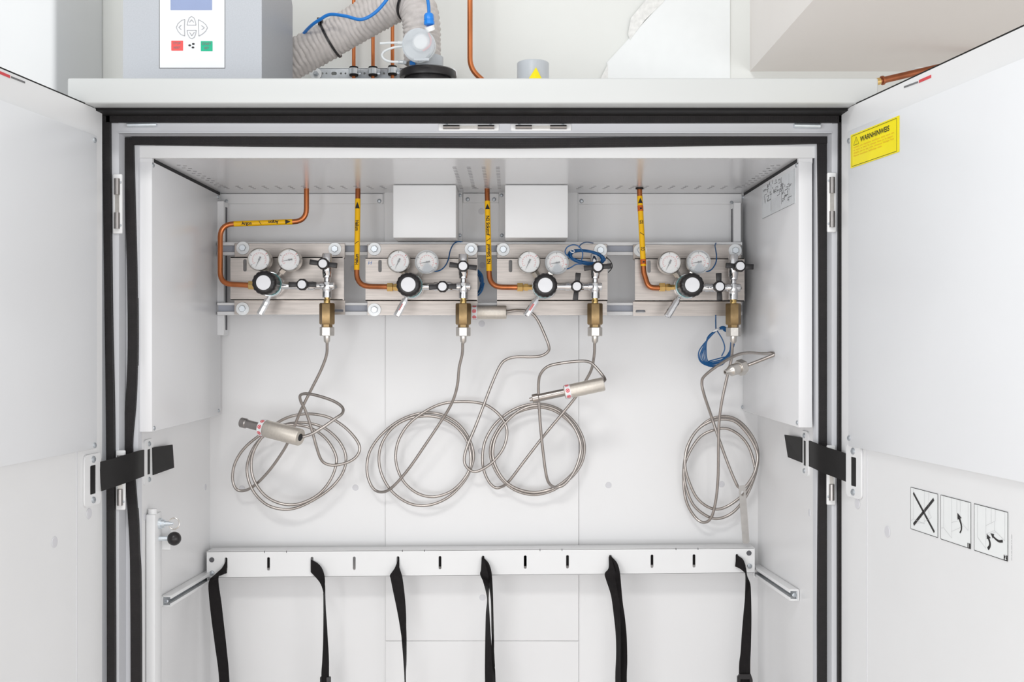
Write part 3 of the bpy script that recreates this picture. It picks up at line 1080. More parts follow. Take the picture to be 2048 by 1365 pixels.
for lab_, o_, s_, slot, strands in strap_data:
    st = thing('webbing_strap', P(slot, 1150, BD - 0.01), lab_, 'strap', 'black straps on the white bar')
    for k, (e1, e2) in enumerate(strands):
        a, b = strap_ribbon(e1, e2, o_, s_, BD - 0.0025, BD - 0.018, off=-0.002 - 0.004 * (len(strands) - 1 - k) * (1))
        mk('webbing', MB().ribbon(a, b, 0.0019), 'black_webbing', st)
    if behind[slot]:
        xa, xb = X(behind[slot][0], BD + 0.006), X(behind[slot][1], BD + 0.006)
        zm = bar_z((xa + xb) / 2) - 0.0265
        mk('hidden_webbing', MB().box(xa, xb, BD + 0.005, BD + 0.0065, zm - 0.0115, zm + 0.0115), 'black_webbing', st)
    if slot == 1474:
        mb = MB()
        c0 = P(1489, 1366, BD - 0.022)
        mb.prism([c0 + Vector((dx, 0, dz)) for dx, dz in ((-0.017, 0.014), (-0.012, 0.020), (0.013, 0.020), (0.017, 0.008), (0.017, -0.03), (-0.017, -0.03))], Vector((0, -0.006, 0)),
                 [[c0 + Vector((dx, 0, dz)) for dx, dz in ((-0.010, 0.009), (0.010, 0.009), (0.011, -0.004), (-0.011, -0.004))]])
        mk('buckle', mb, 'black_plastic', st)
    if slot == 624:
        mb = MB()
        c0 = P(651, 1372, BD - 0.022)
        mb.obox(c0, XV, YV, ZV, 0.012, 0.004, 0.020, 0.002)
        mk('buckle', mb, 'black_plastic', st)

# ------------------------------------------------------------------ cover boxes under the inner ceiling
for k, (x0, x1) in enumerate(((786, 912), (1010, 1136))):
    d0 = 2.516
    bxo = thing('cover_box', (X((x0 + x1) / 2, d0), 2.58, Z(476, d0)), ['white sheet metal box under the inner ceiling, left of the nitrogen pipe', 'white sheet metal box under the inner ceiling, right of the nitrogen pipe'][k], 'box', 'white boxes under the ceiling')
    a, b = X(x0, d0), X(x1, d0)
    mk('box_cover', MB().box(a, b, d0, 2.652, Z(476, d0), ZC - 0.0005, 0.0018, 2), 'white_paint', bxo)
    fl = mk('back_flange', MB().box(X(769 if k == 0 else 998, 2.655), X(925 if k == 0 else 1155, 2.655), 2.654, 2.6655, Z(486, 2.655), Z(383.5, 2.655), 0.0008, 1), 'inner_panel_paint', bxo)
    mk('dark_slot', MB().box(X(915 if k == 0 else 998, 2.65), X(926 if k == 0 else 1009, 2.65), 2.652, 2.664, Z(383.5, 2.655), Z(380.5, 2.655)), 'dark_gap', bxo)
    if k == 1:
        mk('dark_slot', MB().box(X(1138, 2.65), X(1155, 2.65), 2.652, 2.664, Z(384, 2.655), Z(382, 2.655)), 'dark_gap', bxo)
    for px, py in (((920, 391), (920, 471)) if k == 0 else ((1003, 391), (1003.5, 471))):
        screw(fl, P(px, py, 2.654), (0, -1, 0), 0.0042)


# ------------------------------------------------------------------ mounting posts and rails for the regulator panels
def post_channel(x0, x1, y0, y1, z0, z1, label, mouth):
    t = thing('mounting_post', ((x0 + x1) / 2, (y0 + y1) / 2, z0), label, 'post', 'upright mounting posts')
    mk('channel', MB().box(x0, x1, y0, y1, z0, z1, 0.001, 1), 'rail_paint', t)
    xm = x1 if mouth > 0 else x0
    mk('slot', MB().box(xm - 0.0004, xm + 0.0004, y0 + 0.014, y1 - 0.012, z0 + 0.012, z1 - 0.012), 'hole_grey', t)
    stamp('end_screw', 'endscr', lambda mb: mb.lathe((0, 0, 0), (0, 0, 1), [(0, 0.004), (0.002, 0.004), (0.004, 0.002)], 12), 'galvanised',
          Vector((xm + 0.003 * mouth, y0 + 0.012, z1 + 0.001)), (0, -1, 0.2), t)


post_channel(X(433.5, 2.62), X(447.4, 2.62), 2.622, 2.664, Z(671, 2.62), Z(402, 2.62), 'white upright channel post at the left end of the regulator panels', 1)
post_channel(X(1468, 2.62), X(1482.5, 2.62), 2.622, 2.664, Z(672, 2.62), Z(405, 2.62), 'white upright channel post at the right end of the regulator panels', -1)


def strut(y0p, y1p, y2p, y3p, label):
    t = thing('mounting_rail', (X(960, 2.615), 2.62, Z(y3p, 2.607)), label, 'rail', 'horizontal mounting rails')
    xa, xb = X(435, 2.61), X(1484, 2.61)
    mb = MB()
    for a, b in ((y0p, y1p), (y2p, y3p)):
        mb.box(xa, xb, 2.606, 2.619, Z(b, 2.607), Z(a, 2.607), 0.0008, 1)
    mk('lips', mb, 'rail_paint', t)
    mk('channel_back', MB().box(xa, xb, 2.617, 2.621, Z(y3p, 2.607) + 0.001, Z(y0p, 2.607) - 0.001), 'slot_blue_grey', t)
    return t


strut(484.5, 491.5, 504, 511, 'upper white slotted rail behind the regulator panels')
strut(605.5, 611, 623.5, 631, 'lower white slotted rail behind the regulator panels')


# ------------------------------------------------------------------ copper pipes inside the cabinet
def rounded(pts, rad, n=7):
    """polyline with rounded corners"""
    pts = [Vector(p) for p in pts]
    out = [pts[0]]
    for i in range(1, len(pts) - 1):
        p, a, b = pts[i], pts[i - 1], pts[i + 1]
        r = rad[i] if isinstance(rad, (list, tuple)) else rad
        da, db = (a - p).normalized(), (b - p).normalized()
        ang = da.angle(db)
        t = min(r / math.tan(ang / 2), (a - p).length * 0.49, (b - p).length * 0.49)
        s, e = p + da * t, p + db * t
        for k in range(n + 1):
            q = k / n
            out.append(s * (1 - q) ** 2 + p * (2 * q * (1 - q)) + e * q * q)
    out.append(pts[-1])
    return out


def densify(path, step=0.006):
    out = [path[0]]
    for a, b in zip(path, path[1:]):
        k = max(1, int((b - a).length / step))
        for i in range(1, k + 1):
            out.append(a.lerp(b, i / k))
    return out


PR = 0.0058


def pipe_text(mb, s, a, b, t, size, flip, r, bold=0.03, squeeze=0.80, width=None):
    """lettering wrapped on a straight pipe a->b, centred at fraction t; flip 1 or -1 picks reading direction"""
    ax = (b - a).normalized() * flip
    c = a.lerp(b, t)
    toward = -YV
    up = toward.cross(ax).normalized()
    rr = r + 0.0003

    def f(uu, vv):
        v = (vv - 0.34) * size
        th = v / rr
        return c + ax * (uu * size * squeeze) + (toward * math.cos(th) + up * math.sin(th)) * rr
    mb.text(s, f, bold, curved=True, fit=width / (size * squeeze) if width else None)


def wrap_poly(mb, pts, a, b, r):
    """flat shape (fraction along, offset across in metres) wrapped on the pipe"""
    ax = (b - a)
    axn = ax.normalized()
    toward = -YV
    up = toward.cross(axn).normalized()
    rr = r + 0.0004
    mb.wrap([pts], lambda t, v: a + ax * t + (toward * math.cos(v / rr) + up * math.sin(v / rr)) * rr, -0.0065, 0.0065, 12)


def gas_pipe(name, label, pts, rads, tape, writing, arrow, extra=None):
    path = densify(rounded(pts, rads))
    # put the tape ends on the straight run nearest to them
    best = None
    for p, q in zip(pts, pts[1:]):
        p, q = Vector(p), Vector(q)

        def proj(v):
            # fraction along p-q whose image is nearest to v's image
            bt, be = 0, 1e9
            for i in range(401):
                w_ = p.lerp(q, i / 400)
                e_ = math.hypot(w_.x / w_.y - v.x / v.y, (w_.z - CZ) / w_.y - (v.z - CZ) / v.y)
                if e_ < be:
                    bt, be = i / 400, e_
            return bt, be
        f0, g0 = proj(tape[0])
        f1, g1_ = proj(tape[1])
        if best is None or g0 + g1_ < best[0]:
            best = (g0 + g1_, p.lerp(q, f0), p.lerp(q, f1))
    tape = best[1:]
    t = thing('copper_pipe', pts[0], label, 'pipe', 'copper gas pipes inside the cabinet')
    mk('tube', MB().tube(path, PR, 14), 'copper', t)
    c = Vector(pts[0])
    mk('collar', MB().lathe(c - ZV * 0.003, ZV, [(0, 0.0088), (0.003, 0.0088)], 20), 'black_rubber', t)
    a, b = tape
    tp = mk('tape_label', MB().cyl(a, b, PR + 0.0004, seg=18), 'yellow_tape', t, 'yellow tape label printed ' + name)
    mb = MB()
    r = PR + 0.0004
    for s, fr, flip in writing:
        pipe_text(mb, s, a, b, fr, 0.0108, flip, r, width={'Argon': 0.0225, 'Helium': 0.0240, 'N2 Stikstof': 0.0450, 'O2': 0.0085}.get(s))
    L = (b - a).length
    fr0, fr1 = arrow
    wrap_poly(mb, [(fr0, -0.0056), (fr0, 0.0056), (fr1, 0.0)], a, b, r)
    if extra is None:
        mid = (writing[0][1] + writing[1][1]) / 2
    else:
        mid = extra
    sg = -1 if extra is None else 1
    wrap_poly(mb, [(q_[0], q_[1] * sg) for q_ in ((mid - 0.024, -0.0045), (mid - 0.014, -0.0045), (mid + 0.024, 0.0045), (mid + 0.014, 0.0045))], a, b, r)
    mk('lettering', mb, 'print_black', tp)
    return t, tp, a, b, r


D1 = 2.586
a1, b1 = P(468, 448, 2.572), P(585, 444, 2.575)
gas_pipe('Argon', 'copper pipe bending left to the leftmost panel, yellow Argon tape on its level stretch',
         [P(613, 374.5, D1), P(613, 443, 2.580), P(440.5, 449, 2.570), P(440.5, 568, 2.550), P(502, 571, 2.536)], 0.030, (a1, b1),
         [('Argon', 0.225, 1), ('Argon', 0.68, -1)], (0.885, 0.975))
a2, b2 = P(715.5, 398.5, D1), P(713.5, 541, 2.556)
gas_pipe('Helium', 'upright copper pipe with yellow Helium tape, left of the second panel',
         [P(716, 374, D1), P(713, 573, 2.552), P(778, 574, 2.536)], 0.034, (a2, b2), [('Helium', 0.375, 1), ('Helium', 0.85, -1)], (0.135, 0.04))
a3, b3 = P(974.5, 403, D1), P(978, 543, 2.556)
gas_pipe('N2 Stikstof', 'upright copper pipe with yellow N2 Stikstof tape between the white boxes',
         [P(974, 372, D1), P(979, 574.5, 2.552), P(1036, 575, 2.536)], 0.032, (a3, b3), [('N2 Stikstof', 0.35, 1), ('N2 Stikstof', 0.76, -1)], (0.115, 0.04))
a4, b4 = P(1279.5, 393, 2.566), P(1287, 533, 2.545)
t4, tp4, a4, b4, r4 = gas_pipe('O2', 'leaning copper pipe with yellow tape and two orange bands, left of the rightmost panel',
                             [P(1279, 376, 2.568), P(1279.4, 390, 2.566), P(1287.5, 545, 2.545), P(1297, 576, 2.538), P(1322, 576.5, 2.536)], 0.03, (a4, b4),
                             [('O2', 0.37, 1), ('O2', 0.755, -1)], (0.10, 0.025), extra=0.54)
for f0, f1 in ((0.135, 0.215), (0.905, 0.975)):
    mb = MB().cyl(a4.lerp(b4, f0), a4.lerp(b4, f1), PR + 0.0007, seg=18)
    ob = mk('orange_band', mb, 'orange_tape', t4, 'orange hazard band on yellow tape')
    mb = MB()
    m_ = (f0 + f1) / 2
    wrap_poly(mb, [(m_ - 0.016, -0.003), (m_, -0.0012), (m_ + 0.016, -0.003), (m_ + 0.006, 0.003), (m_ - 0.006, 0.003)], a4, b4, r4 + 0.0004)
    mk('symbol', mb, 'print_black', ob)


# ------------------------------------------------------------------ regulator panels
def scallop(n_, amp):
    return lambda a: 1.0 - amp * (0.5 + 0.5 * math.cos(n_ * a)) ** 2


FL_D, MN_D = 2.6015, 2.566


def bolt(parent, px, py, d):
    at = P(px, py, d)
    b = stamp('bolt', 'boltw', lambda mb: mb.lathe((0, 0, 0), (0, 0, 1), [(0, 0.0148), (0.0022, 0.0148), (0.0026, 0.0143)], 28), 'white_zinc', at, (0, -1, 0), parent)
    # hexagon head built in the washer's own frame (its +Z points to the camera side)
    if 'hexh' not in CACHE:
        mb = MB().lathe((0, 0, 0.0026), (0, 0, 1), [(0, 0.0080), (0.0048, 0.0080), (0.0058, 0.0070)], 6)
        me = bpy.data.meshes.new('bolt_head')
        for f in mb.bm.faces:
            f.smooth = False
        mb.bm.to_mesh(me)
        mb.bm.free()
        me.materials.append(M['zinc'])
        CACHE['hexh'] = me
    hd = bpy.data.objects.new('bolt_head', CACHE['hexh'])
    COL.objects.link(hd)
    hd.parent = b
    hd.rotation_euler = (0, 0, random.uniform(0, 1))
    return b


def gauge(root, px, py, knob, needle_deg, sensor, scale_col):
    d = 2.500
    c = P(px, py, d)
    R = 0.0250
    g = mk('pressure_gauge', MB().lathe(c, YV, [(0.0, R * 0.90), (-0.001, R * 0.95), (0.0005, R), (0.006, R), (0.0065, R * 0.97), (0.028, R * 0.97), (0.030, R * 0.9)], 40, caps=False), 'nickel', root)
    mk('dial', MB().lathe(c + YV * 0.0025, YV, [(0, R * 0.93), (0.002, R * 0.93)], 36), 'dial_white', g)
    # scale marks
    mb, mr = MB(), MB()
    yv = c.y + 0.0021

    def pt(r, deg):
        a = math.radians(deg)
        return Vector((c.x + r * math.sin(a), yv, c.z + r * math.cos(a)))
    for k in range(5):
        dg = -125 + 62.5 * k
        mb.line(pt(R * 0.74, dg), pt(R * 0.88, dg), 0.0011, -YV)
    mk('scale_marks', mb, 'print_dark_grey', g)
    for k in range(26):
        dg = -125 + 10 * k
        if k % 2 == 0:
            mr.line(pt(R * (0.50 if k % 5 else 0.42), dg), pt(R * 0.60, dg), 0.0008, -YV)
        mr.line(pt(R * 0.60, dg), pt(R * 0.60, dg + 10), 0.0005, -YV)
    mr.line(pt(R * 0.72, 50 if not sensor else 100), pt(R * 0.88, 50 if not sensor else 100), 0.002, -YV)
    mk('inner_scale', mr, 'print_pale_red', g)
    mb = MB()
    a = math.radians(needle_deg)
    tip = pt(R * 0.78, needle_deg)
    tail = pt(R * 0.28, needle_deg + 180)
    cc = Vector((c.x, yv - 0.0008, c.z))
    for p in (tip, tail):
        p.y = yv - 0.0008
    dirv = (tip - cc).normalized()
    sd = dirv.cross(YV)
    mb.prism([tip, cc + sd * 0.0012, cc - sd * 0.0012], Vector((0, 0.0003, 0)))
    mb.prism([cc + sd * 0.0012, cc - sd * 0.0012, tail - sd * 0.002, tail + sd * 0.002], Vector((0, 0.0003, 0)))
    mb.lathe(cc - YV * 0.0003, YV, [(0, 0.0022), (0.0008, 0.0022)], 12)
    mk('needle', mb, 'print_dark_grey', g)
    mk('glass', MB().lathe(c + YV * 0.0004, YV, [(0, R * 0.9), (0.0005, R * 0.9)], 32), 'gauge_glass', g)
    # square stem down to the regulator body
    kc = Vector((knob.x, 2.535, knob.z))
    s0 = Vector((c.x, 2.524, c.z))
    dv = (kc - s0).normalized()
    mb = MB()
    mb.cyl(s0 + dv * (R * 0.85), s0 + dv * (R + 0.010), 0.0074, seg=4, ref=Vector((1, 0, 1)))
    mb.cyl(s0 + dv * (R + 0.010), s0 + dv * ((kc - s0).length - 0.015), 0.0048, seg=14)
    mk('stem', mb, 'nickel', g)
    if sensor:
        mk('sensor_ring', MB().lathe(c - YV * 0.004, YV, [(0.006, R * 0.88), (0.0, R * 0.90), (0.0, R * 1.02), (0.007, R * 1.06), (0.009, R * 1.06)], 40, caps=False), 'clear_plastic', g)
        mb = MB()
        pts = [pt(R * 0.05, 160), pt(R * 0.55, 135), pt(R * 0.86, 140), pt(R * 0.9, 165), pt(R * 0.9, 190), pt(R * 0.8, 210), pt(R * 0.45, 215)]
        for p in pts:
            p.y = c.y - 0.0035
        mb.prism(pts, Vector((0, 0.003, 0)))
        mk('sensor_head', mb, 'clear_plastic', g)
    return g


def winged_handle(root, name, h, wing_deg, body_d, hub=0.0128, wing=0.0295):
    """round hub with white cap, two flat wings, chrome stem back to body_d"""
    c = Vector((h.x, 2.470, h.z))
    v = mk(name, MB().lathe(c, YV, [(0.0, hub * 0.80), (0.0012, hub * 0.95), (0.004, hub), (0.013, hub), (0.017, hub * 0.92), (0.021, hub * 0.6)], 40, scallop(8, 0.07)), 'black_plastic', root)
    a = math.radians(wing_deg)
    e = Vector((math.cos(a), 0, math.sin(a)))
    s = Vector((-math.sin(a), 0, math.cos(a)))
    for sg in (-1, 1):
        m0, m1 = hub * 0.85, wing
        w0, w1 = 0.0050, 0.0058
        y0, y1 = 2.474, 2.483
        pts = []
        for q, wd in ((m0, w0), (m1, w1)):
            for y in (y0, y1):
                for ss in (-1, 1):
                    p = c + e * (sg * q) + s * (ss * wd)
                    pts.append(Vector((p.x, y, p.z)))
        mk('wing', MB().hexa(pts, 0.0012), 'black_plastic', v)
    mk('white_cap', MB().lathe(c - YV * 0.0010, YV, [(0, hub * 0.66), (0.0004, hub * 0.70), (0.0015, hub * 0.70)], 28), 'cap_white', v)
    mk('valve_stem', MB().lathe(Vector((h.x, 2.489, h.z)), YV, [(0, 0.0055), (0.012, 0.0055), (0.012, 0.0085), (body_d - 2.489, 0.0085)], 18), 'chrome', v)
    return v


def regulator_panel(label, fx, mx, bolts, disc, gA, gB, sensor, v1, w1, v2, w2, cross, rel, slot_x, inlet, dy=0, red=None, nA=-155, nB=-100, bottom_slot=None):
    root = thing('regulator_panel', P((fx[0] + fx[1]) / 2, 630 + dy, 2.60), label, 'gas regulator', 'gas regulator panels')
    yt0, yt1, yb1, yb2, yb3 = 487 + dy, 514.5 + dy, 600.5 + dy, 605 + dy, 629.5 + dy
    # stepped stainless plate: two flanges, raised middle with slots
    xf0, xf1 = X(fx[0], FL_D), X(fx[1], FL_D)
    xm0, xm1 = X(mx[0], MN_D), X(mx[1], MN_D)
    zt = Z(yt1, MN_D)
    zb = Z(yb1, MN_D)
    mb = MB()
    mb.box(xf0, xf1, FL_D, FL_D + 0.002, zt - 0.001, Z(yt0, FL_D), 0.0006, 1)
    fh = []
    if bottom_slot:
        fh.append(rect_hole(X(bottom_slot, FL_D), Z(622 + dy * 0.5, FL_D), 0.022, 0.0065, 0.0032, FL_D))
    ol = [Vector((xf0, FL_D, Z(yb3, FL_D))), Vector((xf1, FL_D, Z(yb3, FL_D))), Vector((xf1, FL_D, zb)), Vector((xf0, FL_D, zb))]
    mb.prism(ol, Vector((0, 0.002, 0)), fh)
    ol = [Vector((xm0, MN_D, zb)), Vector((xm1, MN_D, zb)), Vector((xm1, MN_D, zt)), Vector((xm0, MN_D, zt))]
    hs = [rect_hole(X(slot_x[0], MN_D), Z(531 + dy, MN_D), 0.0078, 0.0275, 0.0038, MN_D), rect_hole(X(slot_x[1], MN_D), Z(574 + dy, MN_D), 0.0078, 0.0085, 0.0038, MN_D)]
    mb.prism(ol, Vector((0, 0.002, 0)), hs)
    xa, xb = max(xf0, xm0), min(xf1, xm1)
    mb.hexa([Vector((x, y, z + dz)) for x in (xa, xb) for y, z in ((MN_D, zt - 0.002), (FL_D + 0.001, zt - 0.002)) for dz in (0, 0.002)])
    mb.hexa([Vector((x, y, z + dz)) for x in (xa, xb) for y, z in ((MN_D, zb), (FL_D + 0.001, zb)) for dz in (0, 0.002)])
    mk('mounting_plate', mb, 'brushed_stainless', root)
    for px, py in bolts:
        bolt(root, px, py, FL_D)
    # regulator
    k = P(disc[0], disc[1], 2.458)
    ax = Vector((k.x, 0, k.z))

    def at(y):
        return Vector((k.x, y, k.z))
    mk('regulator_body', MB().lathe(at(2.528), YV, [(0, 0.0265), (0.003, 0.0280), (0.016, 0.0280), (0.018, 0.0250), (0.038, 0.0250)], 36), 'chrome', root)
    kn = mk('pressure_knob', MB().lathe(at(2.460), YV, [(0, 0.0165), (0.0008, 0.0215), (0.003, 0.0245), (0.007, 0.0262), (0.024, 0.0262), (0.027, 0.0243), (0.062, 0.0243), (0.063, 0.020)], 64, scallop(16, 0.05)), 'black_plastic', root)
    mk('white_cap', MB().lathe(at(2.4585), YV, [(0, 0.0150), (0.0005, 0.0156), (0.002, 0.0156)], 32), 'cap_white', kn)
    mk('collar_ring', MB().lathe(at(2.5215), YV, [(0, 0.0252), (0.0065, 0.0252)], 36), 'teal_ring', kn, 'teal collar ring')
    gauge(root, gA[0], gA[1], k, nA, False, 0)
    gauge(root, gB[0], gB[1], k, nB, sensor, 0)
    # relief valve
    ra, rb = P(rel[0][0], rel[0][1], 2.535), P(rel[1][0], rel[1][1], 2.526)
    dv = (rb - ra)
    L = dv.length
    rv = mk('relief_valve', MB().lathe(ra - dv.normalized() * 0.012, dv, [(0, 0.0045), (0.016, 0.0045), (0.016, 0.0074), (0.024, 0.0078), (L * 0.72, 0.0070), (L * 0.72, 0.0078), (L + 0.010, 0.0078), (L + 0.012, 0.0070), (L + 0.012, 0.004), (L + 0.006, 0.0035)], 8), 'chrome', root)
    if red:
        e = dv.normalized()
        s = e.cross(YV).normalized()
        f = s.cross(e).normalized()
        if f.y > 0:
            f = -f
        cc = ra + e * (0.005 + L * 0.42) + f * 0.0074
        mb = MB()
        mb.obox(cc, e, s, f, 0.0085, red, 0.0004)
        mk('red_mark', mb, 'print_pale_red', rv)
    # brass inlet
    ix0, ix1 = inlet
    zi = Z(575 if mx[0] > 600 else 571, 2.535)
    pi0 = Vector((X(ix0, 2.536), 2.536, zi))
    Li = max(0.012, k.x - 0.020 - pi0.x)
    nl = min(0.0135, Li * 0.55)
    fit = mk('inlet_fitting', MB().lathe(pi0, XV, [(0, 0.0080), (0.001, 0.0102), (nl - 0.001, 0.0102), (nl, 0.0085)], 6, ref=(0, 0.5, 0.866)), 'brass', root)
    mk('fitting_nut', MB().lathe(pi0 + XV * nl, XV, [(0, 0.0065), (0.0025, 0.0065), (0.0025, 0.0088), (0.0105, 0.0088), (0.0105, 0.006), (Li - nl, 0.006)] if Li - nl > 0.012 else [(0, 0.0065), (Li - nl, 0.0065)], 6, ref=(0, 0.5, 0.866)), 'brass', fit)
    # outlet line, shut-off valve, cross fitting
    c = P(cross[0], cross[1], 2.530)
    h1 = P(v1[0], v1[1], 2.470)
    h2 = P(v2[0], v2[1], 2.470)
    mb = MB()
    xs_ = k.x + 0.020
    mb.lathe(Vector((xs_, 2.532, c.z)), XV, [(0, 0.0075), (h1.x - xs_ - 0.022, 0.0075), (h1.x - xs_ - 0.022, 0.0095), (h1.x - xs_ - 0.014, 0.0095), (h1.x - xs_ - 0.014, 0.0082), (h1.x - xs_ + 0.012, 0.0105), (h1.x - xs_ + 0.018, 0.0082), (h1.x - xs_ + 0.018, 0.0066), (c.x - xs_, 0.0066)] if h1.x - xs_ > 0.030 else
             [(0, 0.0075), (max(0.004, h1.x - xs_ - 0.010), 0.0090), (h1.x - xs_ + 0.012, 0.0105), (h1.x - xs_ + 0.018, 0.0082), (h1.x - xs_ + 0.018, 0.0066), (c.x - xs_, 0.0066)], 20)
    mk('outlet_line', mb, 'chrome', root)
    winged_handle(root, 'shutoff_valve', h1, w1, 2.53)
    mb = MB()
    zt2 = Z(507.5 + dy * 0.8, 2.53) - c.z
    mb.lathe(c, ZV, [(zt2, 0.0098), (zt2 - 0.001, 0.0104), (0.026, 0.0104), (0.024, 0.0092), (0.018, 0.0092), (0.016, 0.0062), (0.010, 0.0062), (0.008, 0.0092), (-0.006, 0.0115), (-0.010, 0.0096), (-0.014, 0.0096), (-0.014, 0.0100), (-0.0255, 0.0100), (-0.0265, 0.0085)], 24)
    mb.lathe(c - XV * 0.015, XV, [(0, 0.0080), (0.003, 0.0088), (0.027, 0.0088), (0.030, 0.0080)], 20)
    mk('cross_fitting', mb, 'chrome', root)
    winged_handle(root, 'purge_valve', h2, w2, 2.53)

    def zz(py):
        return Z(py + dy * 0.3, 2.53)
    mk('adapter_neck', MB().lathe(Vector((c.x, 2.53, 0)), ZV, [(zz(607), 0.0070), (zz(600), 0.0070), (zz(598), 0.0058), (zz(594), 0.0058)], 18), 'brass', root)
    mk('hex_adapter', MB().lathe(Vector((c.x, 2.53, 0)), ZV, [(zz(657), 0.0120), (zz(649.5), 0.0120), (zz(649.5), 0.0150), (zz(647), 0.0168), (zz(608.5), 0.0168), (zz(606.5), 0.0150)], 6, ref=(1, 0, 0)), 'dark_brass', root)
    nut = mk('union_nut', MB().lathe(Vector((c.x, 2.53, 0)), ZV, [(zz(672.6), 0.0146), (zz(671.5), 0.0160), (zz(655.5), 0.0160), (zz(654.5), 0.0146)], 6, ref=(1, 0, 0)), 'nickel', root)
    mk('ferrule', MB().lathe(Vector((c.x, 2.53, 0)), ZV, [(zz(687), 0.0034), (zz(683), 0.0070), (zz(672.6), 0.0074)], 20), 'nickel', nut)
    return root


regulator_panel('leftmost regulator panel, no sensor wire on its gauges, Argon pipe entering from the left', (469, 690), (461, 688),
                [(486, 496.5), (670, 498.5), (485.5, 618)], (526.6, 565.5), (518, 519.4), (578, 520), False,
                (603.6, 569.3), 0, (645.5, 527.5), -8, (654, 572), ((537, 597), (519, 630)), (490, 671), (497, 520), bottom_slot=677)
regulator_panel('regulator panel left of the middle with a small blue H scrawled on its plate', (735, 955), (731, 955),
                [(749, 498.5), (942.3, 499), (749, 620)], (816.3, 569.3), (797, 523), (853.6, 524.4), True,
                (884.8, 573.5), 2, (926, 532.4), -7, (926.6, 573.7), ((812, 597), (793, 633)), (760, 939), (774, 796), 1.5, red=0.0012, nA=-155, nB=-100)
regulator_panel('regulator panel with a bundle of blue wire hung over its upper right handle', (994, 1214), (994, 1215),
                [(1006.5, 499.5), (1200.8, 501)], (1090.7, 570.5), (1058, 524.4), (1113.6, 525.7), True,
                (1154, 573), 84, (1196, 534), 5, (1190, 573.7), ((1074, 598), (1052, 632)), (1021, 1201), (1034, 1058), 1.5, red=0.0022)
regulator_panel('rightmost regulator panel beside the right wall, orange banded pipe at its inlet', (1266, 1482), (1270, 1489),
                [(1280.5, 501), (1470, 501.5)], (1385, 569.8), (1339.6, 525.7), (1397.4, 524.4), True,
                (1439.7, 573.5), 92, (1480.8, 532.4), -3, (1466.6, 576), ((1356, 598), (1334, 634)), (1298, 1480), (1318, 1345), 2.5, bottom_slot=1281)
# handwriting on the second panel
pan = [o for o in COL.objects if o.name == 'regulator_panel.001'][0]
mb = MB()
c0 = P(740, 526, MN_D - 0.0004)
for a, b in (((-0.002, 0.004), (-0.0035, -0.004)), ((0.004, 0.004), (0.002, -0.004)), ((-0.003, -0.001), (0.0035, 0.001))):
    mb.line(c0 + Vector((a[0], 0, a[1])), c0 + Vector((b[0], 0, b[1])), 0.0009, -YV)
mk('handwriting', mb, 'blue_cable', pan)

# ------------------------------------------------------------------ coiled steel hoses
HR = 0.0033


def hose(label, o, sc, pts, dstart, dloop, dend, endfrac=0.9, startfrac=0.10, tail=()):
    n_ = len(pts)
    path = []
    for i, (x, y) in enumerate(pts):
        t = i / (n_ - 1.0)
        if t < startfrac:
            d = dstart + (dloop[0] - dstart) * (t / startfrac)
        elif t < endfrac:
            d = dloop[0] + (dloop[1] - dloop[0]) * ((t - startfrac) / (endfrac - startfrac))
        else:
            d = dloop[1] + (dend - dloop[1]) * ((t - endfrac) / (1 - endfrac))
        if i >= n_ - len(tail):
            d = tail[i - (n_ - len(tail))]
        path.append(P(o[0] + x / sc, o[1] + y / sc, d))
    t = thing('gas_hose', path[0], label, 'hose', 'coiled steel gas hoses')
    mk('tube', MB().tube(cr(path, 7), HR, 10), 'steel_hose', t)
    return t, path


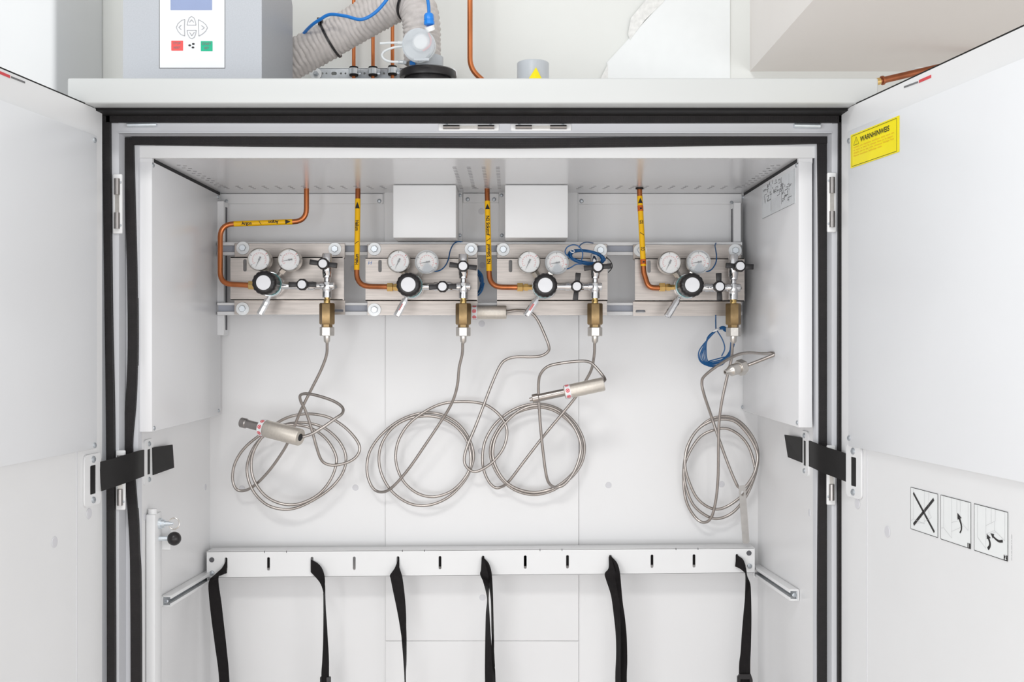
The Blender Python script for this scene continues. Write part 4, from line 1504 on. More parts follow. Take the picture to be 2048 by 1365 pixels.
def handle(t, p_end, p_band, p_thin0, p_tip, R, r, dark=False, cap_hole=True):
    """knurled grip from p_band to p_end, thin spigot from p_band to p_tip, white band with red signs at p_band"""
    ax = (p_end - p_band)
    L = ax.length
    e = ax.normalized()
    hb = 0.012
    g = mk('grip', MB().lathe(p_band + e * 0.0, e, [(-0.001, R * 0.72), (0.0, R * 0.95), (0.0015, R), (L - 0.002, R), (L, R * 0.93), (L, R * 0.42), (L - 0.012, R * 0.40)], 32), 'knurled_steel', t)
    mk('bore', MB().lathe(p_end - e * 0.0004, e, [(0, R * 0.44), (0.0006, R * 0.44)], 20), 'dark_gap', g)
    mk('warning_band', MB().lathe(p_band + e * 0.0012, e, [(0, R + 0.0003), (hb, R + 0.0003)], 32, caps=False), 'tie_white', g, 'white band with red prohibition signs')
    # red prohibition signs wrapped on the band
    mb = MB()
    toward = -YV
    toward = (toward - e * toward.dot(e)).normalized()
    up = toward.cross(e).normalized()
    rr = R + 0.0006

    def wp(a, v):
        th = v / rr
        return p_band + e * (0.0012 + hb / 2 + a) + (toward * math.cos(th) + up * math.sin(th)) * rr
    for v0 in (-0.026, -0.0115, 0.003, 0.0175):
        rad = 0.0046
        prev = None
        for k in range(17):
            a = 2 * math.pi * k / 16
            cur = (math.cos(a), math.sin(a))
            if prev:
                mb.face([wp(prev[0] * rad, v0 + prev[1] * rad), wp(cur[0] * rad, v0 + cur[1] * rad), wp(cur[0] * (rad - 0.0014), v0 + cur[1] * (rad - 0.0014)), wp(prev[0] * (rad - 0.0014), v0 + prev[1] * (rad - 0.0014))])
            prev = cur
        for s in (-1, 1):
            w_ = 0.0007
            mb.face([wp(-0.003 - w_, v0 - 0.003 * s + w_ * s), wp(-0.003 + w_, v0 - 0.003 * s - w_ * s), wp(0.003 + w_, v0 + 0.003 * s - w_ * s), wp(0.003 - w_, v0 + 0.003 * s + w_ * s)])
    mk('signs', mb, 'print_sign_red', g)
    if p_tip is not None:
        ax2 = (p_tip - p_band)
        L2 = ax2.length
        mk('spigot', MB().lathe(p_band + e * 0.004, -e, [(0, r), (L2 - 0.010, r), (L2 - 0.008, r * 1.22), (L2 + 0.004, r * 1.22), (L2 + 0.005, r * 0.9), (L2 + 0.005, r * 0.5), (L2 + (0.001 if dark else 0.011), r * 0.5)], 24), 'dark_steel' if dark else 'steel_hose', t)
    return g


O1, S1 = (440, 640), 3.25
t, path = hose('coiled steel hose under the leftmost panel, its grip pointing to the upper left', O1, S1,
               [(697, 150), (692, 230), (655, 330), (595, 450), (525, 590), (485, 690), (440, 800), (400, 870), (325, 975), (240, 1065), (170, 1108), (110, 1105),
                (82, 1040), (95, 940), (150, 845), (240, 765), (340, 710), (450, 676), (560, 670), (680, 705), (775, 790), (818, 890), (800, 990), (730, 1085),
                (620, 1165), (500, 1222), (400, 1232), (300, 1200), (220, 1120), (180, 1020), (180, 930), (220, 830), (290, 752), (390, 695), (480, 684), (590, 705),
                (690, 775), (752, 880), (748, 970), (700, 1070), (620, 1150), (500, 1200), (390, 1194), (290, 1140), (220, 1040), (203, 930), (230, 830), (290, 745),
                (370, 672), (465, 627), (580, 612), (700, 632), (800, 690), (875, 765), (908, 830), (890, 885), (835, 925), (750, 946), (690, 937), (655, 905),
                (628, 830), (592, 700), (555, 590), (525, 530), (522, 492), (560, 481), (640, 495), (740, 530), (795, 570), (795, 608), (750, 642), (680, 692), (600, 740), (535, 763)],
               2.530, (2.630, 2.600), 2.470, 0.80, 0.14)
pe = P(O1[0] + 522 / S1, O1[1] + 765 / S1, 2.462)
pb = P(O1[0] + 268 / S1, O1[1] + 700 / S1, 2.500)
ptip = P(O1[0] + 128 / S1, O1[1] + 622 / S1, 2.545)
# keep spigot collinear with the grip
e_ = (pb - pe).normalized()
ptip = pb + e_ * 0.050
g1 = handle(t, pe, pb, None, pb + e_ * 0.052, 0.0186, 0.0090, dark=True)

O2, S2 = (720, 590), 3.033
t, path = hose('loosely coiled steel hose under the second panel, its grip wedged behind the brass adapter', O2, S2,
               [(623, 290), (620, 360), (602, 440), (592, 540), (572, 620), (540, 690), (490, 770), (400, 905), (300, 1050), (210, 1155), (150, 1195), (90, 1185),
                (52, 1120), (42, 1040), (60, 950), (120, 860), (220, 775), (330, 727), (430, 716), (520, 737), (600, 788), (660, 870), (688, 960), (680, 1030), (640, 1120),
                (560, 1210), (470, 1262), (380, 1280), (290, 1262), (200, 1200), (140, 1110), (115, 1010), (130, 910), (190, 815), (280, 757), (390, 736), (490, 748),
                (580, 798), (640, 870), (668, 950), (670, 1030), (640, 1105), (560, 1188), (450, 1226), (350, 1205), (270, 1140), (226, 1050), (217, 960), (240, 870),
                (300, 780), (400, 705), (500, 661), (620, 648), (740, 660), (820, 705), (875, 770), (892, 840), (870, 930), (810, 1010), (740, 1060), (690, 1073), (648, 1047),
                (632, 1000), (650, 920), (700, 800), (750, 670), (800, 540), (850, 430), (890, 392), (950, 377), (1040, 377), (1100, 370), (1140, 345), (1145, 310),
                (1110, 220), (1075, 150), (1040, 112), (1000, 98), (950, 95), (900, 102), (870, 106)],
               2.530, (2.640, 2.615), 2.574, 0.86, 0.14)
pe = P(O2[0] + 888 / S2, O2[1] + 107 / S2, 2.572)
pb = P(O2[0] + 676 / S2, O2[1] + 108 / S2, 2.576)
handle(t, pe, pb, None, pb + (pb - pe).normalized() * 0.014, 0.0150, 0.0078)

O3, S3 = O2, S2
t, path = hose('tightly coiled steel hose under the third panel, its grip pointing level to the left', O3, S3,
               [(1423, 285), (1421, 360), (1405, 450), (1370, 520), (1335, 580), (1300, 632), (1220, 730), (1120, 850), (1000, 1005), (905, 1130), (860, 1165), (820, 1170),
                (780, 1132), (750, 1060), (743, 980), (760, 885), (815, 790), (900, 715), (1000, 672), (1100, 664), (1200, 692), (1290, 762), (1345, 850), (1362, 930), (1345, 1020),
                (1290, 1100), (1200, 1170), (1120, 1204), (1030, 1212), (930, 1180), (850, 1110), (802, 1020), (790, 945), (812, 860), (870, 772), (960, 712), (1070, 684), (1170, 700),
                (1260, 762), (1328, 850), (1348, 930), (1332, 1020), (1275, 1100), (1185, 1168), (1080, 1198), (980, 1187), (890, 1140), (832, 1060), (806, 970), (822, 870), (880, 780),
                (970, 702), (1080, 672), (1200, 702), (1290, 790), (1338, 900), (1330, 990), (1295, 1080), (1240, 1150), (1190, 1168), (1152, 1150), (1130, 1095), (1110, 950), (1095, 800),
                (1085, 650), (1083, 540), (1096, 480), (1140, 435), (1220, 415), (1330, 403), (1390, 408), (1430, 440), (1472, 490), (1486, 515), (1472, 528)],
               2.530, (2.640, 2.615), 2.500, 0.80, 0.14)
pe = P(O3[0] + 1480 / S3, O3[1] + 541 / S3, 2.500)
pb = P(O3[0] + 1240 / S3, O3[1] + 592 / S3, 2.500)
handle(t, pe, pb, None, pb + (pb - pe).normalized() * 0.070, 0.0150, 0.0083)

O4, S4 = (1320, 620), 2.843
t, path = hose('coiled steel hose under the rightmost panel ending in a hexagon nut with a cone', O4, S4,
               [(412, 185), (406, 280), (382, 380), (352, 520), (336, 640), (332, 800), (330, 950), (318, 1080), (292, 1180), (250, 1210), (200, 1180), (150, 1090),
                (133, 960), (145, 830), (185, 720), (260, 640), (340, 608), (420, 617), (490, 672), (545, 760), (557, 850), (537, 950), (490, 1060), (420, 1148), (340, 1187),
                (270, 1175), (190, 1110), (146, 1000), (138, 900), (168, 810), (230, 722), (310, 683), (380, 676), (450, 712), (502, 775), (533, 865), (538, 930), (500, 1020),
                (430, 1088), (350, 1131), (280, 1125), (210, 1070), (162, 970), (142, 880), (155, 780), (210, 685), (290, 635), (370, 623), (440, 645), (510, 725), (553, 820),
                (545, 900), (520, 960), (482, 1010), (450, 1012), (425, 970), (380, 860), (330, 720), (290, 600), (250, 480), (238, 410), (260, 370), (340, 310), (430, 260),
                (500, 245), (590, 250), (635, 246), (650, 254), (625, 266), (540, 300), (480, 322)],
               2.530, (2.640, 2.610), 2.590, 0.80, 0.14, (2.590, 2.585, 2.575, 2.55, 2.515, 2.475, 2.395, 2.352, 2.342, 2.345, 2.362, 2.372))
# hexagon nut with cone
n0_, n1_ = P(O4[0] + 474 / S4, O4[1] + 324 / S4, 2.374), P(O4[0] + 350 / S4, O4[1] + 362 / S4, 2.345)
e = (n1_ - n0_)
L = e.length
mk('hex_nut', MB().lathe(n0_ - e.normalized() * 0.002, e, [(0, 0.0120), (0.0015, 0.0165), (0.0155, 0.0165), (0.017, 0.0125)], 6, ref=(0, 0.2, 1)), 'nickel', t)
mk('cone_nipple', MB().lathe(n0_ + e.normalized() * 0.014, e, [(0, 0.0112), (0.004, 0.0112), (0.0045, 0.0118), (0.020, 0.0118), (0.021, 0.0102), (0.030, 0.0060), (0.036, 0.0048), (0.036, 0.0025), (0.030, 0.0022)], 24), 'nickel', t)

tag_o = thing('metal_tag', P(O4[0] + 480 / S4, O4[1] + 1330 / S4, 2.60), 'thin steel strip hooked over the lower right of the rightmost hose coil', 'strip')
pa, pb_ = P(O4[0] + 466 / S4, O4[1] + 1000 / S4, 2.592), P(O4[0] + 490 / S4, O4[1] + 1332 / S4, 2.592)
ez = (pb_ - pa).normalized()
ex_ = ez.cross(YV).normalized()
Lt = (pb_ - pa).length
hw = 0.0076


def tg(a, b):
    return pa + ex_ * a + ez * b


mb = MB().prism([tg(-hw, 0.0), tg(hw, 0.0), tg(hw, Lt - 0.004), tg(hw - 0.004, Lt), tg(-hw + 0.004, Lt), tg(-hw, Lt - 0.004)], Vector((0, 0.0014, 0)),
                [[tg(math.cos(a) * 0.0035, 0.018 + math.sin(a) * 0.006) for a in [2 * math.pi * i / 12 for i in range(12)]]])
mk('strip', mb, 'dark_stainless', tag_o)


# ------------------------------------------------------------------ blue sensor wires
def wire(label, segs, r=0.0014):
    t = thing('sensor_wire', segs[0][1][0], label, 'wire', 'blue sensor wires')
    for nm, pts in segs:
        mk(nm, MB().tube(cr(pts, 6), r, 8), 'blue_wire', t)
    return t


Z6 = lambda x, y, d: P(680 + x / 4.014, 360 + y / 4.014, d)
Z7 = lambda x, y, d: P(940 + x / 4.014, 360 + y / 4.014, d)
Z8 = lambda x, y, d: P(1220 + x / 4.014, 360 + y / 4.014, d)
lp = []
for k in range(5):
    for i in range(12):
        a = 2 * math.pi * i / 12 + k * 0.1
        lp.append(P(942 + (26 - k * 2.4) * math.cos(a) + k * 0.6, 566 + (30 - k * 1.5) * math.sin(a) + 1.5 * math.sin(k * 2), 2.580 + 0.003 * k))
w2_ = wire('blue wire rising from the gauge of the panel marked H, coiled behind its plate',
           [('lead', [Z6(735, 728, 2.505), Z6(770, 735, 2.507), Z6(815, 720, 2.515), Z6(852, 680, 2.53), Z6(872, 630, 2.55), Z6(885, 570, 2.57), Z6(910, 518, 2.59), Z6(945, 496, 2.60), Z6(985, 500, 2.61)]),
            ('coil', lp)])
# bundle on the third panel
lp = []
rnd = random.Random(5)
for k in range(11):
    dx, dyy = rnd.uniform(-4, 4), rnd.uniform(-4, 4)
    sq = rnd.uniform(0.72, 1.04)
    for i in range(10):
        a = 2 * math.pi * i / 10
        rx, ry = 34 + dx, 13.5 * sq
        xx, yy = rx * math.cos(a), -ry * math.sin(a)
        th = math.radians(9)
        lp.append(P(1173 + xx * math.cos(th) - yy * math.sin(th), 513.5 + dyy * 0.4 + xx * math.sin(th) + yy * math.cos(th) + (2 if math.sin(a) < 0 else 0), 2.492 + 0.0022 * rnd.uniform(0, 6)))
Zc = lambda x, y, d: P(1120 + x / 16.06, 475 + y / 16.06, d)
w3 = wire('tangled bundle of blue wire hung over the upper handle of the middle right panel',
          [('bundle', lp),
           ('lead', [Zc(150, 1020, 2.503), Zc(260, 1005, 2.497), Zc(380, 950, 2.492), Zc(520, 870, 2.49), Zc(700, 860, 2.488)]),
           ('loop', [Zc(270, 600, 2.49), Zc(190, 540, 2.487), Zc(165, 440, 2.485), Zc(230, 320, 2.484), Zc(350, 255, 2.484), Zc(480, 245, 2.484), Zc(600, 290, 2.484), Zc(690, 390, 2.484), Zc(728, 520, 2.484), Zc(715, 660, 2.485), Zc(670, 770, 2.488)]),
           ('tail', [Zc(610, 330, 2.488), Zc(660, 240, 2.50), Zc(760, 175, 2.52), Zc(880, 155, 2.55), Zc(1060, 185, 2.60)])], 0.00135)
mk('cable_tie', MB().tube([Zc(400, 440, 2.483) + Vector((math.cos(a) * 0.004, math.sin(a) * 0.010, math.sin(a) * 0.004)) for a in [2 * math.pi * i / 14 for i in range(15)]], 0.0012, 6, caps=False), 'tie_white', w3, 'white cable tie')
mk('wire_end', MB().tube(cr([Zc(1480, 630, 2.56), Zc(1600, 740, 2.55), Zc(1675, 880, 2.55), Zc(1660, 1000, 2.55), Zc(1550, 1130, 2.56)], 6), 0.0009, 6), 'black_rubber', w3, 'thin dark wire end')
# hanging coil under the fourth panel
Zd = lambda x, y, d: P(1320 + x / 2.843, 620 + y / 2.843, d)
lp = []
for k in range(6):
    o_ = rnd.uniform(-13, 13)
    q_ = rnd.uniform(-16, 16)
    lp += [Zd(318, 118 + o_ * 0.3, 2.575 + 0.002 * k), Zd(270 + o_, 160, 2.58), Zd(222 + k * 8, 240 + q_, 2.58), Zd(232 + k * 8, 292 + o_ * 0.5, 2.58), Zd(290 + o_, 324 - k * 7, 2.585), Zd(350 + o_, 303 - k * 6 + o_ * 0.5, 2.588), Zd(400 - k * 2, 250 + q_, 2.59), Zd(422 - k * 4, 190, 2.585), Zd(400, 130 + k * 3, 2.585), Zd(360, 95 + k * 4, 2.58)]
w4 = wire('blue wire from the rightmost gauge with a hanging coil below the plate',
          [('lead', [Z8(750, 728, 2.505), Z8(785, 735, 2.507), Z8(820, 715, 2.512), Z8(848, 670, 2.52), Z8(856, 620, 2.53), Z8(850, 570, 2.55), Z8(843, 530, 2.58), Z8(850, 508, 2.598)]),
           ('drop', [Zd(317, 30, 2.60), Zd(317, 70, 2.598), Zd(318, 112, 2.585)]),
           ('coil', lp), ('strand', [Zd(325, 120, 2.578), Zd(355, 170, 2.575), Zd(368, 220, 2.575), Zd(350, 265, 2.578)])])
mk('cable_tie', MB().tube([Zd(318, 115, 2.578) + Vector((math.cos(a) * 0.0065, math.sin(a) * 0.007, math.cos(a) * 0.003)) for a in [2 * math.pi * i / 14 for i in range(15)]], 0.0021, 6, caps=False), 'tie_white', w4, 'white cable tie')

# ------------------------------------------------------------------ on top of the cabinet: control box
D_B = 2.20
cb = thing('ventilation_controller', (X(385, D_B), 2.35, ZT), 'grey metal control box with a white keypad standing on top of the cabinet', 'control box')
bx0, bx1_ = X(246, D_B), X(523.5, D_B)
yb_ = 2.51
ztop = ZT + 0.36
zc1 = Z(14, 2.51)
prof = [Vector((bx0, D_B, ZT)), Vector((bx0, yb_, ZT)), Vector((bx0, yb_, zc1)), Vector((bx0, yb_ - 0.07, zc1 + 0.075)), Vector((bx0, yb_ - 0.07, ztop)), Vector((bx0, D_B, ztop))]
mk('housing', MB().prism(prof, Vector((bx1_ - bx0, 0, 0))), 'box_grey', cb)
dk = D_B - 0.0008
kp = mk('keypad', MB().box(X(319.5, dk), X(449, dk), dk, D_B + 0.0005, Z(135.5, dk), Z(-95, dk), 0.0003, 1), 'keypad_white', cb)
mk('keypad_edge', MB().box(X(318, dk), X(450.2, dk), dk + 0.0004, D_B + 0.0004, Z(137, dk), Z(-97, dk)), 'print_dark_grey', cb)
dk2 = dk - 0.0006


def kbox(name, x0, x1, y0, y1, m, parent, bev=0.0008, d=dk2, t=0.0008):
    return mk(name, MB().prism(rect_hole(X((x0 + x1) / 2, d), Z((y0 + y1) / 2, d), X(x1, d) - X(x0, d), Z(y0, d) - Z(y1, d), bev, d), Vector((0, t, 0))), m, parent)


kbox('display', 341, 424, -75, 20, 'display_blue', kp)


def kk(x, y):
    return P(300 + x / 9.1, y / 9.1, dk2)


def outline_loop(pts, w_, m, nm):
    mb = MB()
    q = pts + [pts[0]]
    for a, b in zip(q, q[1:]):
        mb.line(kk(*a), kk(*b), w_, -YV, 0.0004)
    return mk(nm, mb, m, kp)


keys = [[(632, 352), (570, 375), (510, 430), (478, 500), (510, 570), (565, 630), (632, 655), (625, 500)],
        [(675, 458), (690, 390), (715, 325), (755, 300), (800, 325), (825, 390), (838, 458)],
        [(880, 358), (960, 400), (1020, 455), (1045, 505), (1015, 565), (960, 615), (888, 658)],
        [(675, 552), (685, 620), (720, 685), (762, 706), (805, 680), (830, 620), (842, 552)]]
chev = [[(572, 455), (525, 500), (572, 545)], [(715, 410), (757, 360), (797, 410)], [(935, 465), (990, 505), (940, 545)], [(720, 590), (762, 652), (808, 585)]]
for pts, cv in zip(keys, chev):
    mb = MB().prism([kk(*p) + YV * 0.0003 for p in pts], Vector((0, 0.0006, 0)))
    mk('arrow_key', mb, 'keypad_white', kp)
    outline_loop(pts, 0.0012, 'print_mid_grey', 'key_outline')
    mb = MB()
    for a, b in zip(cv, cv[1:]):
        mb.line(kk(*a), kk(*b), 0.0013, -YV, 0.0005)
    mk('chevron', mb, 'print_mid_grey', kp)
kbox('stop_button', 342.5, 366, 81.5, 101.3, 'button_red', kp)
kbox('start_button', 401.7, 425, 82.3, 102.2, 'button_green', kp)
mb = MB()
for s, cx_, cy_, sz in (('STOP', 490, 808, .0066), ('RESET', 490, 885, .0055), ('START', 1030, 820, .0066), ('SET', 1030, 895, .0062)):
    q = kk(cx_, cy_) - YV * 0.0004
    mb.text(s, lambda a, b, q=q, sz=sz: q + XV * (a * sz * 0.9) + ZV * (b * sz), 0.02)
mk('lettering', mb, 'print_dark_grey', kp)
mb = MB()
for cx_, cy_ in ((788, 800), (722, 826), (782, 864)):
    c = kk(cx_, cy_)
    mb.lathe(c - YV * 0.0002, YV, [(0, 0.0022), (0.0004, 0.0022)], 10, lambda a: 1 + 0.2 * math.cos(2 * a))
mk('fan_symbol', mb, 'print_black', kp)
mk('led_reflector', MB().lathe(P(530, 100, 2.23), XV, [(0, 0.0001), (0.0001, 0.0001)], 6), 'box_grey', cb) if False else None

# corrugated exhaust duct
duct_pts = [P(520, 168, 2.575), P(560, 138, 2.575), P(600, 112, 2.57), P(655, 82, 2.565), P(710, 50, 2.555), P(762, 20, 2.54), P(805, 1, 2.525), P(832, 12, 2.51), P(842, 42, 2.50), P(844, 80, 2.50), P(845, 128, 2.50)]
dp = densify(cr(duct_pts, 12), 0.0016)
duct = thing('exhaust_duct', P(845, 150, 2.50), 'grey corrugated fabric duct curving down behind the clear round switch', 'duct')


def duct_r(t):
    return 0.0405 if t < 0.72 else 0.0395


cum = [0.0]
for a, b in zip(dp, dp[1:]):
    cum.append(cum[-1] + (b - a).length)


def dmod(i, a):
    ph = cum[i] / 0.0105 * 2 * math.pi + a * 1.0
    w_ = 0.8 * math.sin(3 * a + cum[i] * 21) + 0.6 * math.sin(7 * a - cum[i] * 47)
    return 1.0 + (0.07 + 0.02 * math.sin(4 * a + cum[i] * 33)) * abs(math.sin((ph + w_) / 2)) - 0.035 + 0.010 * math.sin(9 * a + cum[i] * 190)


mk('duct_hose', MB().tube(dp, duct_r, 40, True, dmod), 'duct_fabric', duct)


def tie(i0, parent, r, tilt=0.0):
    c = dp[i0]
    tdir = (dp[i0 + 2] - dp[i0 - 2]).normalized()
    tdir = (tdir + Vector((0, tilt, 0))).normalized()
    return mk('cable_tie', MB().lathe(c - tdir * 0.0025, tdir, [(0, r), (0, r + 0.002), (0.005, r + 0.002), (0.005, r)], 40, caps=False), 'black_plastic', parent)


def near(px, py):
    return min(range(3, len(dp) - 3), key=lambda i: (dp[i] - P(px, py, dp[i].y)).length)


t1 = tie(near(661, 79), duct, 0.0428)
tie(near(822, 5), duct, 0.0420)
mk('tie_head', MB().obox(P(640, 40, 2.535), XV, YV, ZV, 0.006, 0.005, 0.0045, 0.001), 'black_plastic', duct)
mk('tie_head', MB().obox(P(638, 44, 2.53), XV, YV, ZV, 0.002, 0.003, 0.007, 0.0005), 'black_plastic', duct)

# duct spigot with black collar
sp = thing('duct_spigot', (X(853, 2.50), 2.50, ZT), 'black rimmed round collar with a grey pipe stub on the cabinet top', 'duct collar')
cxs = X(853.5, 2.46)
zt_ = Z(128, 2.44)
mk('collar_rim', MB().lathe(Vector((cxs, 2.50, 0)), ZV, [(zt_ - 0.018, 0.052), (zt_ - 0.018, 0.0605), (zt_ - 0.014, 0.0615), (zt_ - 0.003, 0.0600), (zt_, 0.056), (zt_, 0.040)], 56, caps=False), 'black_plastic', sp)
mk('collar_body', MB().lathe(Vector((cxs, 2.50, 0)), ZV, [(ZT, 0.050), (zt_ - 0.002, 0.050)], 48), 'black_plastic', sp)
xs2 = X(852, 2.5)
mk('pipe_stub', MB().lathe(Vector((xs2, 2.50, 0)), ZV, [(zt_ - 0.002, 0.0375), (zt_ + 0.028, 0.0375), (zt_ + 0.030, 0.035)], 40), 'pvc_grey', sp)
mk('blue_label', MB().obox(P(825, 126, 2.4635), XV, YV, ZV, 0.006, 0.0008, 0.004), 'blue_cable', sp)

# clear differential-pressure switch
sw = thing('pressure_switch', P(836, 126, 2.44), 'clear round pressure switch with a white dial in front of the duct', 'switch')
c = P(836, 89, 2.420)
axs = Vector((-0.06, -1, -0.10)).normalized()
mk('switch_base', MB().lathe(c - axs * 0.030, axs, [(0, 0.030), (0.004, 0.0352), (0.016, 0.0352), (0.018, 0.033)], 44), 'milky_plastic', sw)
mk('switch_cover', MB().lathe(c - axs * 0.012, axs, [(0, 0.0348), (0.010, 0.0342), (0.013, 0.031), (0.013, 0.0)], 44), 'clear_plastic', sw)
c2 = P(841, 84, 2.42)
mk('dial_disc', MB().lathe(c2 - axs * 0.006, axs, [(0, 0.0165), (0.004, 0.016), (0.006, 0.014)], 32), 'dial_white', sw)
mk('dial_rim', MB().lathe(c2 - axs * 0.008, axs, [(0, 0.0185), (0.003, 0.0185)], 32), 'milky_plastic', sw)
mk('colour_wire', MB().tube(cr([P(857, 66, 2.425), P(862, 80, 2.425), P(858, 93, 2.425), P(846, 102, 2.425)], 6), 0.0016, 8), 'print_pale_red', sw, 'red wire inside')
mk('base_slot', MB().obox(P(843, 119, 2.418), XV, YV, ZV, 0.016, 0.002, 0.0028), 'pvc_grey', sw)
for pts in ([(808, 86.5), (790, 85.5), (775, 86), (760, 87)], [(806, 93), (788, 95), (770, 102), (764, 110), (768, 118), (780, 123), (806, 124.5)]):
    mk('air_tube', MB().tube(cr([P(x, y, 2.44) for x, y in pts], 7), 0.0026, 10), 'milky_plastic', sw)
mk('tube_nozzle', MB().cyl(P(796, 86, 2.44), P(806, 86.5, 2.44), 0.0042, seg=12), 'milky_plastic', sw)
mk('tube_nozzle', MB().cyl(P(796, 124, 2.44), P(811, 125, 2.45), 0.0042, seg=12), 'pvc_grey', sw)
mk('plug_socket', MB().lathe(P(858, 52, 2.425), (P(862, 62, 2.43) - P(858, 50, 2.425)), [(0, 0.0105), (0.010, 0.010)], 20), 'dial_white', sw)

cbl = thing('control_cable', P(607, 70, 2.50), 'bright blue cable looping along the grey duct to a blue plug', 'cable')
pts = [P(602, 78, 2.56), P(610, 64, 2.54), P(624, 50, 2.51), P(640, 39, 2.495), P(660, 29, 2.485), P(690, 32, 2.47), P(722, 39, 2.46), P(748, 27, 2.455), P(770, 4, 2.45), P(790, -25, 2.44), P(815, -38, 2.435), P(840, -30, 2.43), P(853, -8, 2.425), P(857, 10, 2.425), P(858, 28, 2.425)]
mk('cable', MB().tube(cr(pts, 8), 0.0036, 12), 'blue_cable', cbl)
p0, p1 = P(857.5, 27, 2.425), P(858.5, 50, 2.425)
mk('plug', MB().lathe(p0, p1 - p0, [(0, 0.0075), (0.003, 0.0098), (0.013, 0.0105), (0.014, 0.0098), (0.0155, 0.0098), (0.0165, 0.0108), (0.023, 0.0108), (0.024, 0.009)], 20, lambda a: 1 + 0.03 * math.cos(10 * a)), 'blue_plug', cbl)

# strut rail on the wall with pipe clamps and three thin copper pipes
DR = 2.735
sr = thing('wall_strut', P(760, 157, DR), 'galvanised punched strut on the wall behind the duct', 'rail')
x0, x1 = X(636, DR), X(906, DR)
z0, z1 = Z(160, DR), Z(137, DR)
hs = []
zm = (z0 + z1) / 2
for px, wd, hh in ((645, 0.005, 0.005), (653, 0.004, 0.004), (668, 0.013, 0.008), (682, 0.005, 0.005), (691, 0.004, 0.004), (729, 0.005, 0.005), (768, 0.005, 0.005)):
    hs.append(rect_hole(X(px, DR), Z(147, DR), wd, hh, min(wd, hh) * 0.49, DR))
mk('punched_web', MB().prism([Vector((x0, DR, z0)), Vector((x1, DR, z0)), Vector((x1, DR, z1)), Vector((x0, DR, z1))], Vector((0, 0.002, 0)), hs), 'galvanised', sr)
mk('side_flange', MB().box(x0, x1, DR, 2.76, z1 - 0.001, z1 + 0.001), 'galvanised', sr)
for px, py in ((632, 148), (903, 148)):
    b = stamp('bolt', 'boltbig', lambda mb: mb.lathe((0, 0, 0), (0, 0, 1), [(0, 0.0135), (0.002, 0.0135)], 26), 'white_zinc', P(px, py, DR - 0.002), (0, -1, 0), sr)
    hd = stamp('bolt_end', 'bend', lambda mb: mb.lathe((0, 0, 0), (0, 0, 1), [(0, 0.0065), (0.005, 0.0065), (0.005, 0.004), (0.014, 0.004)], 6), 'galvanised', P(px, py, DR - 0.004), (0, -1, 0), sr)
thin_names = ['thin copper pipe in the leftmost clamp of the wall strut', 'thin copper pipe in the middle clamp of the wall strut', 'thin copper pipe in the rightmost clamp of the wall strut']
clamp_names = ['rubber lined pipe clamp on the leftmost thin copper pipe', 'rubber lined pipe clamp on the middle thin copper pipe', 'rubber lined pipe clamp on the rightmost thin copper pipe']
for k, (px, py) in enumerate(((707.5, 143), (746, 143), (785, 141.5))):
    d = 2.712
    x = X(px, d)
    mk('thin_copper_pipe', MB().cyl((x, d, ZT), (x, d, 2.75), 0.0043, seg=16), 'copper', label=thin_names[k], cat='pipe', group='thin copper pipes on the wall')
    zc = Z(py, d)
    cl = thing('pipe_clamp', (x, d, zc - 0.011), clamp_names[k], 'clamp', 'pipe clamps on the wall strut')
    mk('rubber_lining', MB().lathe(Vector((x, d, zc)), ZV, [(-0.011, 0.0048), (-0.011, 0.0098), (-0.009, 0.0106), (0.009, 0.0106), (0.011, 0.0098), (0.011, 0.0048)], 24), 'black_rubber', cl)
    mk('clamp_band', MB().lathe(Vector((x, d, zc)), ZV, [(-0.0070, 0.0108), (-0.0065, 0.0116), (0.0065, 0.0116), (0.0070, 0.0108)], 28), 'zinc', cl)
    mk('clamp_ear', MB().obox(Vector((x + 0.0135, d - 0.001, zc - 0.001)), XV, YV, ZV, 0.0035, 0.0025, 0.0065, 0.0008), 'zinc', cl)
    mk('clamp_screw', MB().cyl((x + 0.014, d - 0.007, zc - 0.002), (x + 0.014, d + 0.006, zc - 0.002), 0.0035, seg=10), 'galvanised', cl)

# thicker copper pipe bending at the cabinet top
pp = rounded([P(940, -120, 2.60), P(940, 138, 2.60), P(985, 178, 2.60), Vector((X(985, 2.60), 2.60, ZT))], [0, 0.055, 0.01])
mk('copper_pipe', MB().tube(densify(pp, 0.006), 0.0060, 16), 'copper', label='copper pipe dropping down the wall and bending right behind the cabinet top', cat='pipe')

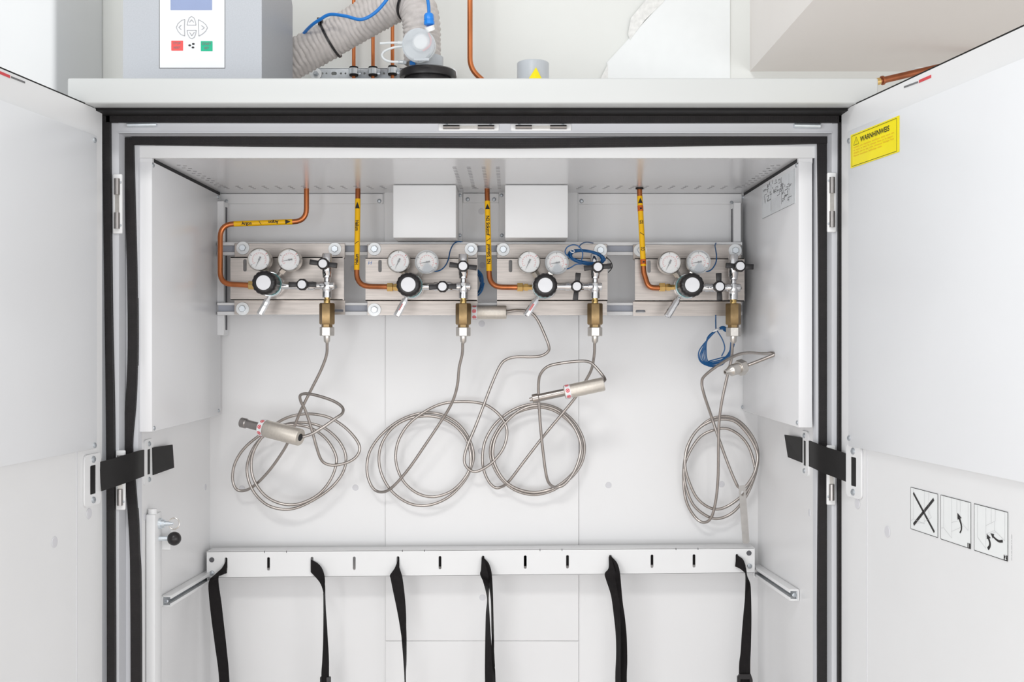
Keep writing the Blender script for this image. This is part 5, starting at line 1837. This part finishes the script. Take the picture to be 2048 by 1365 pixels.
# grey pvc stub with yellow sticker
d = 2.45
pv = thing('pvc_stub', (X(1066, d), d, ZT), 'short grey plastic pipe stub with a yellow triangle on the cabinet top', 'pipe stub')
zt_ = Z(117.5, d - 0.033)
mk('stub', MB().lathe(Vector((X(1066, d), d, 0)), ZV, [(ZT, 0.0338), (zt_ - 0.003, 0.0338), (zt_ - 0.001, 0.0328), (zt_, 0.031), (zt_, 0.029)], 44), 'pvc_grey', pv)
yd = d - 0.036
ap, q1, q2, q3 = P(1072, 134.5, yd - 0.004), P(1052, 166, yd), P(1069, 170, yd - 0.010), P(1088, 166, yd + 0.002)
mb = MB()
mb.prism([ap, q1, q2], Vector((0, 0.0008, 0)))
mb.prism([ap, q2, q3], Vector((0, 0.0008, 0)))
mk('warning_flag', mb, 'yellow_sticker', pv, 'folded yellow warning triangle')

# copper pipe at the far right
cp = thing('branch_pipe', P(1757, 163, 2.52), 'copper pipe, coloured as if in shade, with a collar running right behind the open right door', 'pipe')
pa_, pb2 = P(1752, 164, 2.52), P(2120, 78, 2.60)
mk('tube', MB().cyl(pa_, pb2, 0.0072, seg=18), 'shaded_copper', cp)
e = (pb2 - pa_).normalized()
mk('collar', MB().lathe(pa_ + e * 0.013, e, [(0, 0.0078), (0.001, 0.0100), (0.005, 0.0100), (0.006, 0.0078)], 20), 'shaded_copper', cp)
mk('brass_end', MB().lathe(pa_ - e * 0.004, e, [(0, 0.0078), (0.013, 0.0078)], 20), 'brass', cp)
mk('wall_trunking', MB().hexa([Vector((x, y, z)) for x in (X(1822, 2.74), X(2000, 2.74)) for y in (2.715, 2.76) for z in (Z(143, 2.74), Z(122, 2.74))], 0.012, 2), 'board_white',
   label='white plastic trunking on the wall behind the shade-coloured copper pipe', cat='trunking')

# white board taped on the wall
bd = thing('wall_board', P(1340, 157, D_WALL - 0.006), 'white board with a slanted upper left edge fixed flat to the wall behind the cabinet', 'board')
dB = D_WALL - 0.006
mk('board', MB().prism([P(x, y, dB) for x, y in ((1214, 205), (1460, 205), (1460, -60), (1384, -60), (1214, 125))], Vector((0, 0.0055, 0))), 'board_white', bd)
dT = dB - 0.001
mk('tape_patch', MB().prism([P(x, y, dT) for x, y in ((1256, 68), (1262, 36), (1300, -10), (1345, -20), (1325, 6), (1290, 40), (1260, 80))], Vector((0, 0.0012, 0))), 'tape_clear', bd, 'strip of clear tape')
mk('board_flap', MB().prism([P(x, y, dT) for x, y in ((1200, 160), (1216, 128), (1216, 160))], Vector((0, 0.0015, 0))), 'tape_clear', bd)
